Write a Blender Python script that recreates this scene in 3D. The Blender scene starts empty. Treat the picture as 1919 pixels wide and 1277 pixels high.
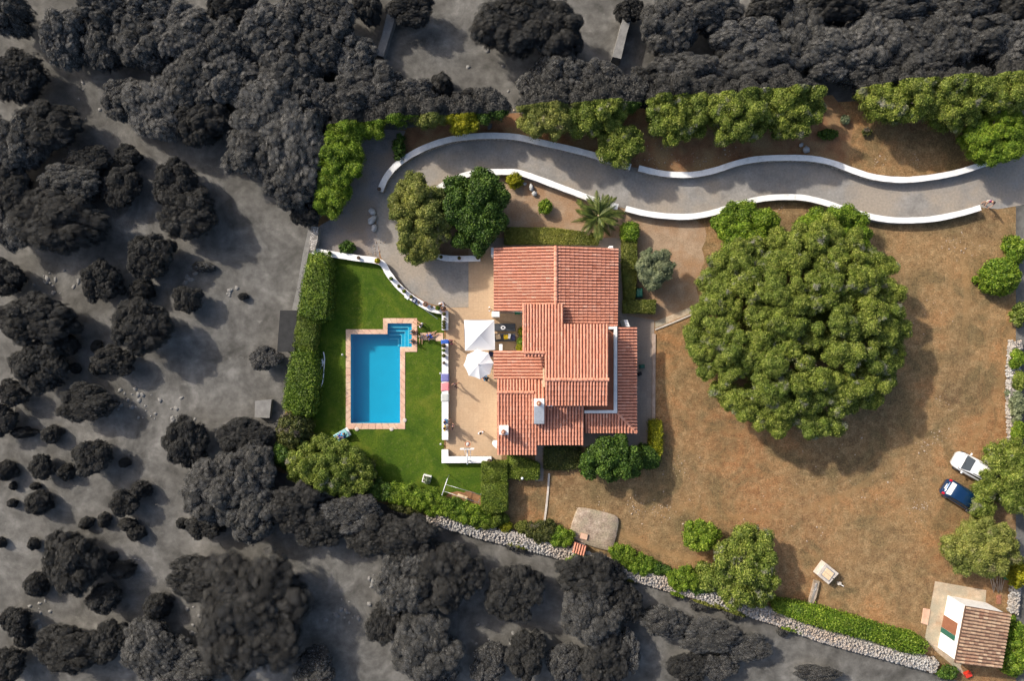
import bpy, bmesh, math, random
import numpy as np
from mathutils import Vector, Matrix

random.seed(7)
RNG = np.random.default_rng(7)
scene = bpy.context.scene
COL = scene.collection

# ------------------------------------------------------------------ measure of the place
# the survey scale: 5 cm of ground per photo pixel, camera 62 m up, looking straight down
S = 0.05
H = 62.0
CX, CY = 959.5, 638.5


def W(px, py, z=0.0):
    k = S * (1.0 - z / H)
    return ((px - CX) * k, -(py - CY) * k, z)


def W2(px, py, z=0.0):
    return W(px, py, z)[:2]


# ------------------------------------------------------------------ camera, sky, sun, exposure
cam_d = bpy.data.cameras.new('camera')
cam_d.sensor_fit = 'HORIZONTAL'
cam_d.sensor_width = 36.0
cam_d.lens = 36.0 * H / (1919 * S)
cam_d.clip_end = 3000
cam = bpy.data.objects.new('camera', cam_d)
cam.location = (0, 0, H)
COL.objects.link(cam)
scene.camera = cam

SUN_EL = math.radians(34)
SHX, SHY = 0.80, -0.60            # way the shadows fall on the ground
world = bpy.data.worlds.new('World')
scene.world = world
world.use_nodes = True
wn = world.node_tree
sky = wn.nodes.new('ShaderNodeTexSky')
sky.sky_type = 'NISHITA'
sky.sun_disc = False
sky.air_density = 1.0
sky.dust_density = 4.0
sky.ozone_density = 1.0
sky.sun_elevation = SUN_EL
sky.sun_rotation = math.atan2(-SHX, -SHY) % (2 * math.pi)
wn.nodes['Background'].inputs['Strength'].default_value = 0.15
wn.links.new(sky.outputs[0], wn.nodes['Background'].inputs['Color'])

sun_d = bpy.data.lights.new('sun', 'SUN')
sun_d.energy = 3.7
sun_d.angle = math.radians(1.5)
sun_d.color = (1.0, 0.93, 0.82)
sun = bpy.data.objects.new('sun', sun_d)
ld = Vector((SHX * math.cos(SUN_EL), SHY * math.cos(SUN_EL), -math.sin(SUN_EL)))
sun.rotation_euler = ld.to_track_quat('-Z', 'Y').to_euler()
sun.location = (-40, 30, 50)
COL.objects.link(sun)

vs = scene.view_settings
vs.view_transform = 'Standard'
vs.look = 'None'
vs.exposure = 0.35
vs.gamma = 1.0
vs.use_curve_mapping = False
scene.cycles.max_bounces = 6
scene.cycles.transparent_max_bounces = 10
scene.cycles.use_denoising = True

# ------------------------------------------------------------------ materials


def nd(nt, kind, **kw):
    n = nt.nodes.new(kind)
    for k, v in kw.items():
        setattr(n, k, v)
    return n


# the land outside the estate is a colourless grey: one world-space test shared by ground and plants
EST = [((620, 222), (1913, 140), 4.2), ((1913, 140), (1913, 1277), 0.6),
       ((1775, 1277), (502, 884), 0.9), ((502, 884), (620, 222), 1.8)]


def estate_group():
    g = bpy.data.node_groups.new('estate_tint', 'ShaderNodeTree')
    g.interface.new_socket('Color', in_out='INPUT', socket_type='NodeSocketColor')
    g.interface.new_socket('Grey', in_out='INPUT', socket_type='NodeSocketColor')
    g.interface.new_socket('Color', in_out='OUTPUT', socket_type='NodeSocketColor')
    gi = nd(g, 'NodeGroupInput')
    go = nd(g, 'NodeGroupOutput')
    geo = nd(g, 'ShaderNodeNewGeometry')
    prev = None
    for (a, b, z) in EST:
        ax, ay = W2(*a, z)
        bx, by = W2(*b, z)
        dx, dy = bx - ax, by - ay
        l = math.hypot(dx, dy)
        nx, ny = dy / l, -dx / l          # inward normal (path runs clockwise seen from above)
        dot = nd(g, 'ShaderNodeVectorMath', operation='DOT_PRODUCT')
        g.links.new(geo.outputs['Position'], dot.inputs[0])
        dot.inputs[1].default_value = (nx, ny, 0)
        gt = nd(g, 'ShaderNodeMath', operation='GREATER_THAN')
        g.links.new(dot.outputs['Value'], gt.inputs[0])
        gt.inputs[1].default_value = nx * ax + ny * ay
        if prev is None:
            prev = gt.outputs[0]
        else:
            m = nd(g, 'ShaderNodeMath', operation='MULTIPLY')
            g.links.new(prev, m.inputs[0])
            g.links.new(gt.outputs[0], m.inputs[1])
            prev = m.outputs[0]
    mix = nd(g, 'ShaderNodeMix', data_type='RGBA')
    g.links.new(prev, mix.inputs['Factor'])
    g.links.new(gi.outputs['Grey'], mix.inputs['A'])
    g.links.new(gi.outputs['Color'], mix.inputs['B'])
    g.links.new(mix.outputs['Result'], go.inputs['Color'])
    return g


ESTATE = estate_group()


def ramp(nt, fac, stops):
    r = nd(nt, 'ShaderNodeValToRGB')
    e = r.color_ramp.elements
    e[0].position, e[0].color = stops[0][0], (*stops[0][1], 1)
    e[1].position, e[1].color = stops[1][0], (*stops[1][1], 1)
    for p, c in stops[2:]:
        x = e.new(p)
        x.color = (*c, 1)
    nt.links.new(fac, r.inputs['Fac'])
    return r.outputs['Color']


def noise(nt, vec, scale, detail=4, rough=0.6, dist=0.0):
    n = nd(nt, 'ShaderNodeTexNoise')
    n.inputs['Scale'].default_value = scale
    n.inputs['Detail'].default_value = detail
    n.inputs['Roughness'].default_value = rough
    n.inputs['Distortion'].default_value = dist
    nt.links.new(vec, n.inputs['Vector'])
    return n.outputs['Fac']


def mixc(nt, fac, a, b, mode='MIX'):
    m = nd(nt, 'ShaderNodeMix', data_type='RGBA', blend_type=mode)
    if isinstance(fac, (int, float)):
        m.inputs['Factor'].default_value = fac
    else:
        nt.links.new(fac, m.inputs['Factor'])
    for s, v in (('A', a), ('B', b)):
        if isinstance(v, tuple):
            m.inputs[s].default_value = (*v, 1)
        else:
            nt.links.new(v, m.inputs[s])
    return m.outputs['Result']


def rangen(nt, val, a, b, c=0.0, d=1.0):
    m = nd(nt, 'ShaderNodeMapRange')
    m.inputs[1].default_value, m.inputs[2].default_value = a, b
    m.inputs[3].default_value, m.inputs[4].default_value = c, d
    nt.links.new(val, m.inputs[0])
    return m.outputs[0]


def base(name):
    m = bpy.data.materials.new(name)
    m.use_nodes = True
    nt = m.node_tree
    return m, nt, nt.nodes['Principled BSDF'], nd(nt, 'ShaderNodeNewGeometry').outputs['Position']


def bumpit(nt, bsdf, fac, strength, dist=0.03):
    b = nd(nt, 'ShaderNodeBump')
    b.inputs['Strength'].default_value = strength
    b.inputs['Distance'].default_value = dist
    nt.links.new(fac, b.inputs['Height'])
    nt.links.new(b.outputs[0], bsdf.inputs['Normal'])


def mottled(name, stops, scale=2.0, rough=0.85, big=None, bscale=0.15, bump=0.3, fine=20.0, fvar=0.25, spec=0.3, metal=0.0, objc=False):
    """colour ramp over noise, a broad second noise towards another colour, fine value grain"""
    m, nt, b, pos = base(name)
    if objc:
        pos = nd(nt, 'ShaderNodeTexCoord').outputs['Object']
    c = ramp(nt, noise(nt, pos, scale, 5), stops)
    if big:
        c = mixc(nt, rangen(nt, noise(nt, pos, bscale, 3), 0.42, 0.62), c, big)
    f = noise(nt, pos, fine, 3, 0.7)
    v = rangen(nt, f, 0.25, 0.75, 1 - fvar, 1 + fvar)
    c = mixc(nt, 1.0, c, v, 'MULTIPLY')
    nt.links.new(c, b.inputs['Base Color'])
    b.inputs['Roughness'].default_value = rough
    b.inputs['Specular IOR Level'].default_value = spec
    b.inputs['Metallic'].default_value = metal
    if bump:
        bumpit(nt, b, f, bump)
    return m


def plain(name, c, rough=0.6, var=0.12, scale=8.0, spec=0.4, metal=0.0, coat=0.0):
    lo = tuple(x * (1 - var) for x in c)
    hi = tuple(min(1, x * (1 + var)) for x in c)
    m = mottled(name, [(0.3, lo), (0.7, hi)], scale, rough, bump=0.0, fvar=0.04, spec=spec, metal=metal)
    m.node_tree.nodes['Principled BSDF'].inputs['Coat Weight'].default_value = coat
    return m


def leafy(name, dark, mid, light, twig=None, grey=(0.070, 0.068, 0.063), transl=0.25, patch=0.35):
    m, nt, b, pos = base(name)
    geo = [n for n in nt.nodes if n.type == 'NEW_GEOMETRY'][0]
    c = ramp(nt, geo.outputs['Random Per Island'], [(0.0, dark), (0.55, mid), (1.0, light)])
    c2 = ramp(nt, noise(nt, pos, patch, 3), [(0.35, (0.72, 0.78, 0.75)), (0.65, (1.22, 1.15, 1.05))])
    c = mixc(nt, 1.0, c, c2, 'MULTIPLY')
    c = mixc(nt, 1.0, c, rangen(nt, noise(nt, pos, 1.3, 3, 0.6), 0.3, 0.7, 0.68, 1.35), 'MULTIPLY')
    if twig:
        c = mixc(nt, rangen(nt, noise(nt, pos, 0.8, 3), 0.60, 0.70, 0, 0.8), c, twig)
    g = nd(nt, 'ShaderNodeGroup', node_tree=ESTATE)
    nt.links.new(c, g.inputs['Color'])
    g.inputs['Grey'].default_value = (*grey, 1)
    b.inputs['Roughness'].default_value = 0.55
    b.inputs['Specular IOR Level'].default_value = 0.25
    nt.links.new(g.outputs[0], b.inputs['Base Color'])
    t = nd(nt, 'ShaderNodeBsdfTranslucent')
    nt.links.new(g.outputs[0], t.inputs['Color'])
    mx = nd(nt, 'ShaderNodeMixShader')
    mx.inputs[0].default_value = transl
    nt.links.new(b.outputs[0], mx.inputs[1])
    nt.links.new(t.outputs[0], mx.inputs[2])
    nt.links.new(mx.outputs[0], nt.nodes['Material Output'].inputs['Surface'])
    return m


def ground_mat():
    m, nt, b, pos = base('dry_ground')
    n1 = noise(nt, pos, 0.11, 5, 0.62, 0.6)
    c = ramp(nt, n1, [(0.32, (0.130, 0.082, 0.043)), (0.42, (0.195, 0.125, 0.062)), (0.53, (0.255, 0.158, 0.075)), (0.66, (0.330, 0.165, 0.070))])
    rd = noise(nt, pos, 0.06, 3, 0.5)
    c = mixc(nt, rangen(nt, rd, 0.50, 0.62, 0, 0.55), c, (0.27, 0.125, 0.055))
    straw = noise(nt, pos, 1.1, 5, 0.75)
    c = mixc(nt, rangen(nt, straw, 0.45, 0.7, 0, 0.65), c, (0.345, 0.245, 0.128))
    olive = noise(nt, pos, 0.28, 4, 0.6, 1.0)
    c = mixc(nt, rangen(nt, olive, 0.48, 0.64, 0, 0.7), c, (0.130, 0.100, 0.050))
    f = noise(nt, pos, 7.0, 4, 0.8)
    c = mixc(nt, 1.0, c, rangen(nt, f, 0.3, 0.7, 0.42, 1.55), 'MULTIPLY')
    f2 = noise(nt, pos, 2.0, 5, 0.75, 0.5)
    c = mixc(nt, 1.0, c, rangen(nt, f2, 0.3, 0.7, 0.68, 1.32), 'MULTIPLY')
    # worn wheel tracks sweep round the tree in broad arcs
    sp = nd(nt, 'ShaderNodeSeparateXYZ')
    nt.links.new(pos, sp.inputs[0])
    cb = nd(nt, 'ShaderNodeCombineXYZ')
    for k, (off, sock) in enumerate(((-22.0, 'X'), (-4.0, 'Y'))):
        ad = nd(nt, 'ShaderNodeMath', operation='ADD')
        nt.links.new(sp.outputs[sock], ad.inputs[0])
        ad.inputs[1].default_value = off
        nt.links.new(ad.outputs[0], cb.inputs[k])
    ln = nd(nt, 'ShaderNodeVectorMath', operation='LENGTH')
    nt.links.new(cb.outputs[0], ln.inputs[0])
    cr = nd(nt, 'ShaderNodeCombineXYZ')
    nt.links.new(ln.outputs['Value'], cr.inputs[0])
    trk = noise(nt, cr.outputs[0], 0.9, 2, 0.5)
    wob = noise(nt, pos, 0.12, 3, 0.5)
    tk = nd(nt, 'ShaderNodeMath', operation='MULTIPLY')
    nt.links.new(rangen(nt, trk, 0.52, 0.66, 0, 1), tk.inputs[0])
    nt.links.new(rangen(nt, wob, 0.42, 0.58, 0, 0.55), tk.inputs[1])
    c = mixc(nt, tk.outputs[0], c, (0.30, 0.185, 0.085))
    chips = noise(nt, pos, 3.5, 5, 0.85)
    c = mixc(nt, rangen(nt, chips, 0.68, 0.74, 0, 0.7), c, (0.46, 0.34, 0.235))
    gn = noise(nt, pos, 0.30, 5, 0.62, 0.8)
    g = ramp(nt, gn, [(0.30, (0.074, 0.071, 0.064)), (0.44, (0.108, 0.103, 0.094)), (0.56, (0.137, 0.131, 0.120)), (0.72, (0.200, 0.191, 0.176))])
    g = mixc(nt, 1.0, g, rangen(nt, noise(nt, pos, 1.2, 4, 0.6), 0.3, 0.7, 0.72, 1.28), 'MULTIPLY')
    g = mixc(nt, rangen(nt, noise(nt, pos, 0.9, 3, 0.6), 0.66, 0.78, 0, 0.7), g, (0.22, 0.21, 0.19))
    grp = nd(nt, 'ShaderNodeGroup', node_tree=ESTATE)
    nt.links.new(c, grp.inputs['Color'])
    nt.links.new(g, grp.inputs['Grey'])
    nt.links.new(grp.outputs[0], b.inputs['Base Color'])
    b.inputs['Roughness'].default_value = 0.95
    b.inputs['Specular IOR Level'].default_value = 0.1
    bumpit(nt, b, f, 0.6, 0.06)
    return m


def lawn_mat():
    m, nt, b, pos = base('lawn_grass')
    c = ramp(nt, noise(nt, pos, 0.42, 6, 0.72, 0.6), [(0.28, (0.030, 0.064, 0.005)), (0.42, (0.048, 0.092, 0.007)), (0.55, (0.074, 0.118, 0.009)), (0.70, (0.130, 0.150, 0.017))])
    f = noise(nt, pos, 9.0, 4, 0.8)
    c = mixc(nt, 1.0, c, rangen(nt, f, 0.3, 0.7, 0.6, 1.35), 'MULTIPLY')
    c = mixc(nt, rangen(nt, noise(nt, pos, 2.2, 4, 0.7), 0.55, 0.72, 0, 0.6), c, (0.135, 0.150, 0.035))
    nt.links.new(c, b.inputs['Base Color'])
    b.inputs['Roughness'].default_value = 0.9
    b.inputs['Specular IOR Level'].default_value = 0.15
    bumpit(nt, b, f, 0.8, 0.06)
    return m


def tile_mat(name, cols, moss=None):
    m, nt, b, pos = base(name)
    a = nd(nt, 'ShaderNodeAttribute', attribute_name='tone')
    c = ramp(nt, a.outputs['Fac'], cols)
    c = mixc(nt, rangen(nt, noise(nt, pos, 0.35, 4, 0.65), 0.52, 0.75, 0, 0.35), c, (0.46, 0.18, 0.095))
    c = mixc(nt, rangen(nt, noise(nt, pos, 1.3, 5, 0.8), 0.60, 0.72, 0, 0.6), c, moss or (0.50, 0.38, 0.33))
    c = mixc(nt, 1.0, c, rangen(nt, noise(nt, pos, 14, 3, 0.7), 0.3, 0.7, 0.8, 1.15), 'MULTIPLY')
    nt.links.new(c, b.inputs['Base Color'])
    b.inputs['Roughness'].default_value = 0.85
    b.inputs['Specular IOR Level'].default_value = 0.2
    return m


def stone_mat(name, cols, cell=5.0, mortar=(0.12, 0.11, 0.10)):
    m, nt, b, pos = base(name)
    v = nd(nt, 'ShaderNodeTexVoronoi', feature='F1')
    v.inputs['Scale'].default_value = cell
    nt.links.new(pos, v.inputs['Vector'])
    sep = nd(nt, 'ShaderNodeSeparateColor')
    nt.links.new(v.outputs['Color'], sep.inputs[0])
    c = ramp(nt, sep.outputs[0], cols)
    e = nd(nt, 'ShaderNodeTexVoronoi', feature='DISTANCE_TO_EDGE')
    e.inputs['Scale'].default_value = cell
    nt.links.new(pos, e.inputs['Vector'])
    c = mixc(nt, rangen(nt, e.outputs['Distance'], 0.02, 0.10, 1, 0), c, mortar)
    nt.links.new(c, b.inputs['Base Color'])
    b.inputs['Roughness'].default_value = 0.9
    bumpit(nt, b, e.outputs['Distance'], 0.8, 0.08)
    return m


def water_mat():
    m, nt, b, pos = base('pool_water')
    nt.nodes.remove(b)
    tr = nd(nt, 'ShaderNodeBsdfTransparent')
    tr.inputs[0].default_value = (0.70, 0.97, 0.99, 1)
    gl = nd(nt, 'ShaderNodeBsdfGlossy')
    gl.inputs['Roughness'].default_value = 0.03
    bp = nd(nt, 'ShaderNodeBump')
    bp.inputs['Strength'].default_value = 0.15
    bp.inputs['Distance'].default_value = 0.05
    nt.links.new(noise(nt, pos, 2.5, 3), bp.inputs['Height'])
    nt.links.new(bp.outputs[0], gl.inputs['Normal'])
    mx = nd(nt, 'ShaderNodeMixShader')
    mx.inputs[0].default_value = 0.045
    nt.links.new(tr.outputs[0], mx.inputs[1])
    nt.links.new(gl.outputs[0], mx.inputs[2])
    nt.links.new(mx.outputs[0], nt.nodes['Material Output'].inputs['Surface'])
    return m


def glass_mat(name, c, rough=0.05):
    m, nt, b, pos = base(name)
    b.inputs['Base Color'].default_value = (*c, 1)
    b.inputs['Roughness'].default_value = rough
    b.inputs['Specular IOR Level'].default_value = 0.35
    return m


def paving_mat(name, c1, c2, big, tile=0.5, off=0.0):
    m, nt, b, pos = base(name)
    br = nd(nt, 'ShaderNodeTexBrick')
    br.offset = off
    br.inputs['Scale'].default_value = 1.0
    br.inputs['Brick Width'].default_value = tile
    br.inputs['Row Height'].default_value = tile
    br.inputs['Mortar Size'].default_value = 0.012
    br.inputs['Color1'].default_value = (*c1, 1)
    br.inputs['Color2'].default_value = (*c2, 1)
    br.inputs['Mortar'].default_value = (*[x * 0.9 for x in c1], 1)
    nt.links.new(pos, br.inputs['Vector'])
    c = mixc(nt, rangen(nt, noise(nt, pos, 0.45, 4, 0.65), 0.45, 0.7, 0, 0.6), br.outputs['Color'], big)
    c = mixc(nt, 1.0, c, rangen(nt, noise(nt, pos, 6, 4, 0.7), 0.3, 0.7, 0.88, 1.1), 'MULTIPLY')
    nt.links.new(c, b.inputs['Base Color'])
    b.inputs['Roughness'].default_value = 0.8
    return m


MT = {}
MT['ground'] = ground_mat()
MT['lawn'] = lawn_mat()
MT['water'] = water_mat()
MT['asphalt'] = mottled('driveway_concrete', [(0.28, (0.195, 0.182, 0.168)), (0.45, (0.240, 0.226, 0.208)), (0.58, (0.272, 0.256, 0.236)), (0.75, (0.34, 0.32, 0.295))], 0.7, 0.9, big=(0.31, 0.265, 0.215), bscale=0.25, bump=0.25, fine=5, fvar=0.2)
MT['gravel'] = mottled('grey_gravel', [(0.3, (0.19, 0.175, 0.165)), (0.7, (0.32, 0.295, 0.28))], 1.2, 0.95, big=(0.26, 0.20, 0.15), bscale=0.3, bump=0.5, fine=10, fvar=0.25)
MT['sand'] = mottled('tan_garden_gravel', [(0.3, (0.26, 0.180, 0.115)), (0.7, (0.40, 0.290, 0.195))], 0.9, 0.95, big=(0.30, 0.18, 0.10), bscale=0.4, bump=0.5, fine=8, fvar=0.28)
MT['soil'] = mottled('orange_bare_soil', [(0.3, (0.18, 0.090, 0.045)), (0.7, (0.31, 0.16, 0.078))], 1.1, 0.95, big=(0.30, 0.20, 0.10), bscale=0.4, bump=0.5, fine=8, fvar=0.3)
MT['terrace'] = paving_mat('beige_terrace_tile', (0.43, 0.300, 0.185), (0.455, 0.32, 0.20), (0.40, 0.26, 0.155), 0.45)
MT['paving'] = paving_mat('grey_paving', (0.26, 0.205, 0.16), (0.30, 0.24, 0.19), (0.22, 0.18, 0.15), 0.6)
MT['apron'] = mottled('hut_concrete', [(0.3, (0.38, 0.27, 0.17)), (0.7, (0.58, 0.46, 0.33))], 1.6, 0.9, big=(0.34, 0.30, 0.22), bscale=0.5, fine=9, fvar=0.2)
MT['white'] = mottled('white_limewash', [(0.32, (0.66, 0.65, 0.62)), (0.45, (0.80, 0.79, 0.77)), (0.7, (0.86, 0.85, 0.83))], 1.8, 0.8, bump=0.15, fine=7, fvar=0.08)
MT['white2'] = mottled('weathered_limewash', [(0.3, (0.62, 0.61, 0.60)), (0.7, (0.80, 0.79, 0.77))], 1.2, 0.85, bump=0.2, fine=7, fvar=0.12)
MT['rubble'] = stone_mat('rubble_masonry', [(0.0, (0.20, 0.18, 0.16)), (0.5, (0.34, 0.31, 0.28)), (1.0, (0.50, 0.46, 0.42))], 5.0)
MT['flag'] = mottled('weathered_stone_pad', [(0.3, (0.21, 0.155, 0.115)), (0.5, (0.33, 0.255, 0.195)), (0.7, (0.45, 0.365, 0.29))], 2.4, 0.95, big=(0.29, 0.245, 0.17), bscale=0.9, bump=0.8, fine=7, fvar=0.45)
MT['tiles'] = tile_mat('terracotta_tile', [(0.0, (0.44, 0.172, 0.108)), (0.35, (0.57, 0.245, 0.160)), (0.75, (0.65, 0.295, 0.200)), (1.0, (0.66, 0.36, 0.26))])
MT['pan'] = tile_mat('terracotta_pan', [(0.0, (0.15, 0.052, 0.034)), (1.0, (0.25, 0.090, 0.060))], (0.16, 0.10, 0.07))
MT['tiles_old'] = tile_mat('old_clay_tile', [(0.0, (0.15, 0.085, 0.06)), (0.4, (0.27, 0.16, 0.11)), (0.75, (0.44, 0.30, 0.20)), (1.0, (0.56, 0.42, 0.29))], (0.24, 0.20, 0.16))
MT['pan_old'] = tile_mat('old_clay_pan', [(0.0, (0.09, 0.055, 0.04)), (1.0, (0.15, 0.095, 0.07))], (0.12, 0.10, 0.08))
MT['flatroof'] = mottled('red_flat_roof', [(0.3, (0.26, 0.095, 0.055)), (0.7, (0.34, 0.14, 0.085))], 1.5, 0.9)
MT['coping'] = mottled('peach_coping_stone', [(0.3, (0.46, 0.29, 0.19)), (0.5, (0.62, 0.43, 0.30)), (0.7, (0.68, 0.51, 0.37))], 1.1, 0.8, big=(0.60, 0.36, 0.26), bscale=0.8, fine=9, fvar=0.12)
MT['basin'] = mottled('pool_mosaic', [(0.3, (0.003, 0.30, 0.46)), (0.7, (0.004, 0.33, 0.50))], 0.5, 0.5, bump=0.0, fine=18, fvar=0.05)
MT['nosing'] = plain('pool_step_edge', (0.35, 0.72, 0.80), 0.5)
MT['bark'] = mottled('bark', [(0.3, (0.06, 0.045, 0.035)), (0.7, (0.13, 0.10, 0.08))], 5, 0.95)
MT['bark_grey'] = mottled('grey_bark', [(0.3, (0.03,) * 3), (0.7, (0.05,) * 3)], 5, 0.95)
MT['wood'] = mottled('weathered_wood', [(0.3, (0.30, 0.22, 0.15)), (0.7, (0.46, 0.36, 0.27))], 3, 0.8)
MT['plank'] = mottled('pale_plank', [(0.3, (0.62, 0.45, 0.27)), (0.7, (0.74, 0.57, 0.37))], 3, 0.8)
MT['clay'] = plain('pot_clay', (0.34, 0.145, 0.085), 0.8, 0.25)
MT['clay_dark'] = plain('dark_pot', (0.10, 0.075, 0.065), 0.8, 0.25)
MT['potsoil'] = plain('potting_soil', (0.10, 0.07, 0.05), 0.95)
MT['canvas'] = plain('white_canvas', (0.72, 0.72, 0.73), 0.8, 0.02)
MT['metal'] = plain('grey_metal', (0.45, 0.46, 0.48), 0.4, metal=0.7)
MT['whitemetal'] = plain('white_metal', (0.8, 0.8, 0.8), 0.4)
MT['darkmetal'] = plain('dark_metal', (0.05, 0.05, 0.055), 0.5)
MT['charcoal'] = plain('charcoal_fabric', (0.055, 0.062, 0.075), 0.9, 0.2)
MT['navy'] = plain('navy_cloth', (0.03, 0.035, 0.09), 0.9)
MT['blue'] = plain('blue_cloth', (0.03, 0.10, 0.42), 0.9)
MT['teal'] = plain('pale_teal_cloth', (0.24, 0.50, 0.52), 0.8)
MT['azure'] = plain('azure_cloth', (0.06, 0.36, 0.62), 0.9)
MT['yellow'] = plain('yellow_cloth', (0.75, 0.50, 0.02), 0.9)
MT['pink'] = plain('pink_towel', (0.72, 0.24, 0.26), 0.95)
MT['lilac'] = plain('lilac_blue_towel', (0.17, 0.17, 0.38), 0.95)
MT['greytowel'] = plain('grey_towel', (0.46, 0.47, 0.44), 0.95)
MT['whitecloth'] = plain('white_cloth', (0.78, 0.79, 0.83), 0.9)
MT['maroon'] = plain('maroon_cloth', (0.16, 0.03, 0.06), 0.9)
MT['purple'] = plain('purple_cloth', (0.16, 0.02, 0.13), 0.9)
MT['plum'] = plain('plum_cloth', (0.06, 0.03, 0.05), 0.9)
MT['black'] = plain('black_cloth', (0.02, 0.02, 0.022), 0.9)
MT['beige'] = plain('beige_cushion', (0.55, 0.42, 0.28), 0.9)
MT['skin'] = plain('skin', (0.46, 0.25, 0.16), 0.6, 0.06)
MT['hair_dark'] = plain('dark_hair', (0.025, 0.017, 0.013), 0.6)
MT['hair_fair'] = plain('fair_hair', (0.30, 0.20, 0.10), 0.6)
MT['door'] = mottled('red_brown_door', [(0.3, (0.20, 0.080, 0.045)), (0.7, (0.26, 0.115, 0.065))], 3, 0.7)
MT['green_paint'] = plain('green_paint', (0.02, 0.10, 0.07), 0.5)
MT['green_plastic'] = plain('green_plastic', (0.01, 0.20, 0.10), 0.5)
MT['red_plastic'] = plain('red_plastic', (0.62, 0.04, 0.02), 0.5)
MT['orange'] = plain('orange_rim', (0.62, 0.16, 0.04), 0.5)
MT['concrete'] = mottled('pale_concrete', [(0.3, (0.44, 0.385, 0.33)), (0.7, (0.60, 0.54, 0.47))], 2.5, 0.9, fine=10, fvar=0.12)
MT['kerb'] = mottled('kerb_stone', [(0.3, (0.34, 0.25, 0.19)), (0.7, (0.46, 0.35, 0.28))], 2.0, 0.9)
MT['carwhite'] = plain('white_car_paint', (0.80, 0.81, 0.82), 0.25, 0.01, coat=0.8)
MT['carblue'] = plain('blue_car_paint', (0.006, 0.040, 0.115), 0.2, 0.03, metal=0.4, coat=1.0)
MT['glass'] = glass_mat('dark_car_glass', (0.05, 0.06, 0.07))
MT['glass_blue'] = glass_mat('tinted_rear_glass', (0.025, 0.05, 0.075), 0.25)
MT['tyre'] = plain('tyre_rubber', (0.02, 0.02, 0.02), 0.9)
MT['lamp_red'] = plain('tail_lamp', (0.45, 0.01, 0.03), 0.2)
MT['lamp_clear'] = plain('head_lamp', (0.6, 0.62, 0.65), 0.15)
MT['plate'] = plain('number_plate', (0.75, 0.75, 0.72), 0.4)
MT['fieldstone'] = mottled('pale_field_stone', [(0.3, (0.30, 0.22, 0.155)), (0.7, (0.50, 0.41, 0.32))], 2, 0.9)
MT['drystone'] = mottled('limestone', [(0.25, (0.25, 0.235, 0.215)), (0.5, (0.37, 0.355, 0.335)), (0.75, (0.48, 0.47, 0.45))], 2.6, 0.9, big=(0.38, 0.31, 0.25), bscale=0.25, fine=7, fvar=0.2)
MT['greystone'] = mottled('dull_grey_stone', [(0.3, (0.16, 0.155, 0.147)), (0.7, (0.235, 0.228, 0.216))], 2, 0.9)
MT['greyroof'] = mottled('dull_dark_roof', [(0.3, (0.022,) * 3), (0.7, (0.035,) * 3)], 2, 0.9)
MT['rockgrey'] = mottled('garden_rock', [(0.3, (0.28, 0.28, 0.28)), (0.7, (0.55, 0.55, 0.54))], 3, 0.9, bump=0.5)

LEAF = {
    'mastic': leafy('mastic_leaf', (0.050, 0.082, 0.010), (0.165, 0.222, 0.030), (0.390, 0.420, 0.110), twig=(0.34, 0.32, 0.28), transl=0.32),
    'green': leafy('fresh_green_leaf', (0.045, 0.095, 0.007), (0.150, 0.245, 0.018), (0.330, 0.410, 0.060), transl=0.32),
    'carob': leafy('dark_glossy_leaf', (0.022, 0.052, 0.008), (0.052, 0.105, 0.012), (0.115, 0.180, 0.030), transl=0.15),
    'olive': leafy('olive_leaf', (0.095, 0.120, 0.022), (0.195, 0.220, 0.048), (0.310, 0.310, 0.095), twig=(0.28, 0.24, 0.13)),
    'silver': leafy('silver_olive_leaf', (0.12, 0.145, 0.075), (0.20, 0.23, 0.13), (0.30, 0.33, 0.21)),
    'yellow': leafy('yellow_leaf', (0.11, 0.125, 0.006), (0.23, 0.235, 0.010), (0.36, 0.34, 0.02)),
    'tallhedge': leafy('tall_hedge_leaf', (0.040, 0.080, 0.008), (0.090, 0.150, 0.012), (0.175, 0.235, 0.030)),
    'hedge': leafy('hedge_leaf', (0.055, 0.090, 0.010), (0.120, 0.165, 0.018), (0.200, 0.240, 0.040)),
    'boxhedge': leafy('clipped_hedge_leaf', (0.085, 0.105, 0.014), (0.17, 0.185, 0.030), (0.29, 0.28, 0.08)),
    'darkshrub': leafy('dark_shrub_leaf', (0.035, 0.045, 0.015), (0.08, 0.095, 0.022), (0.16, 0.155, 0.045), twig=(0.14, 0.11, 0.10)),
    'palm': leafy('palm_leaf', (0.045, 0.070, 0.012), (0.085, 0.115, 0.020), (0.17, 0.19, 0.045)),
    'palm_dry': leafy('dry_palm_leaf', (0.28, 0.20, 0.12), (0.36, 0.28, 0.17), (0.44, 0.36, 0.24)),
}


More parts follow.
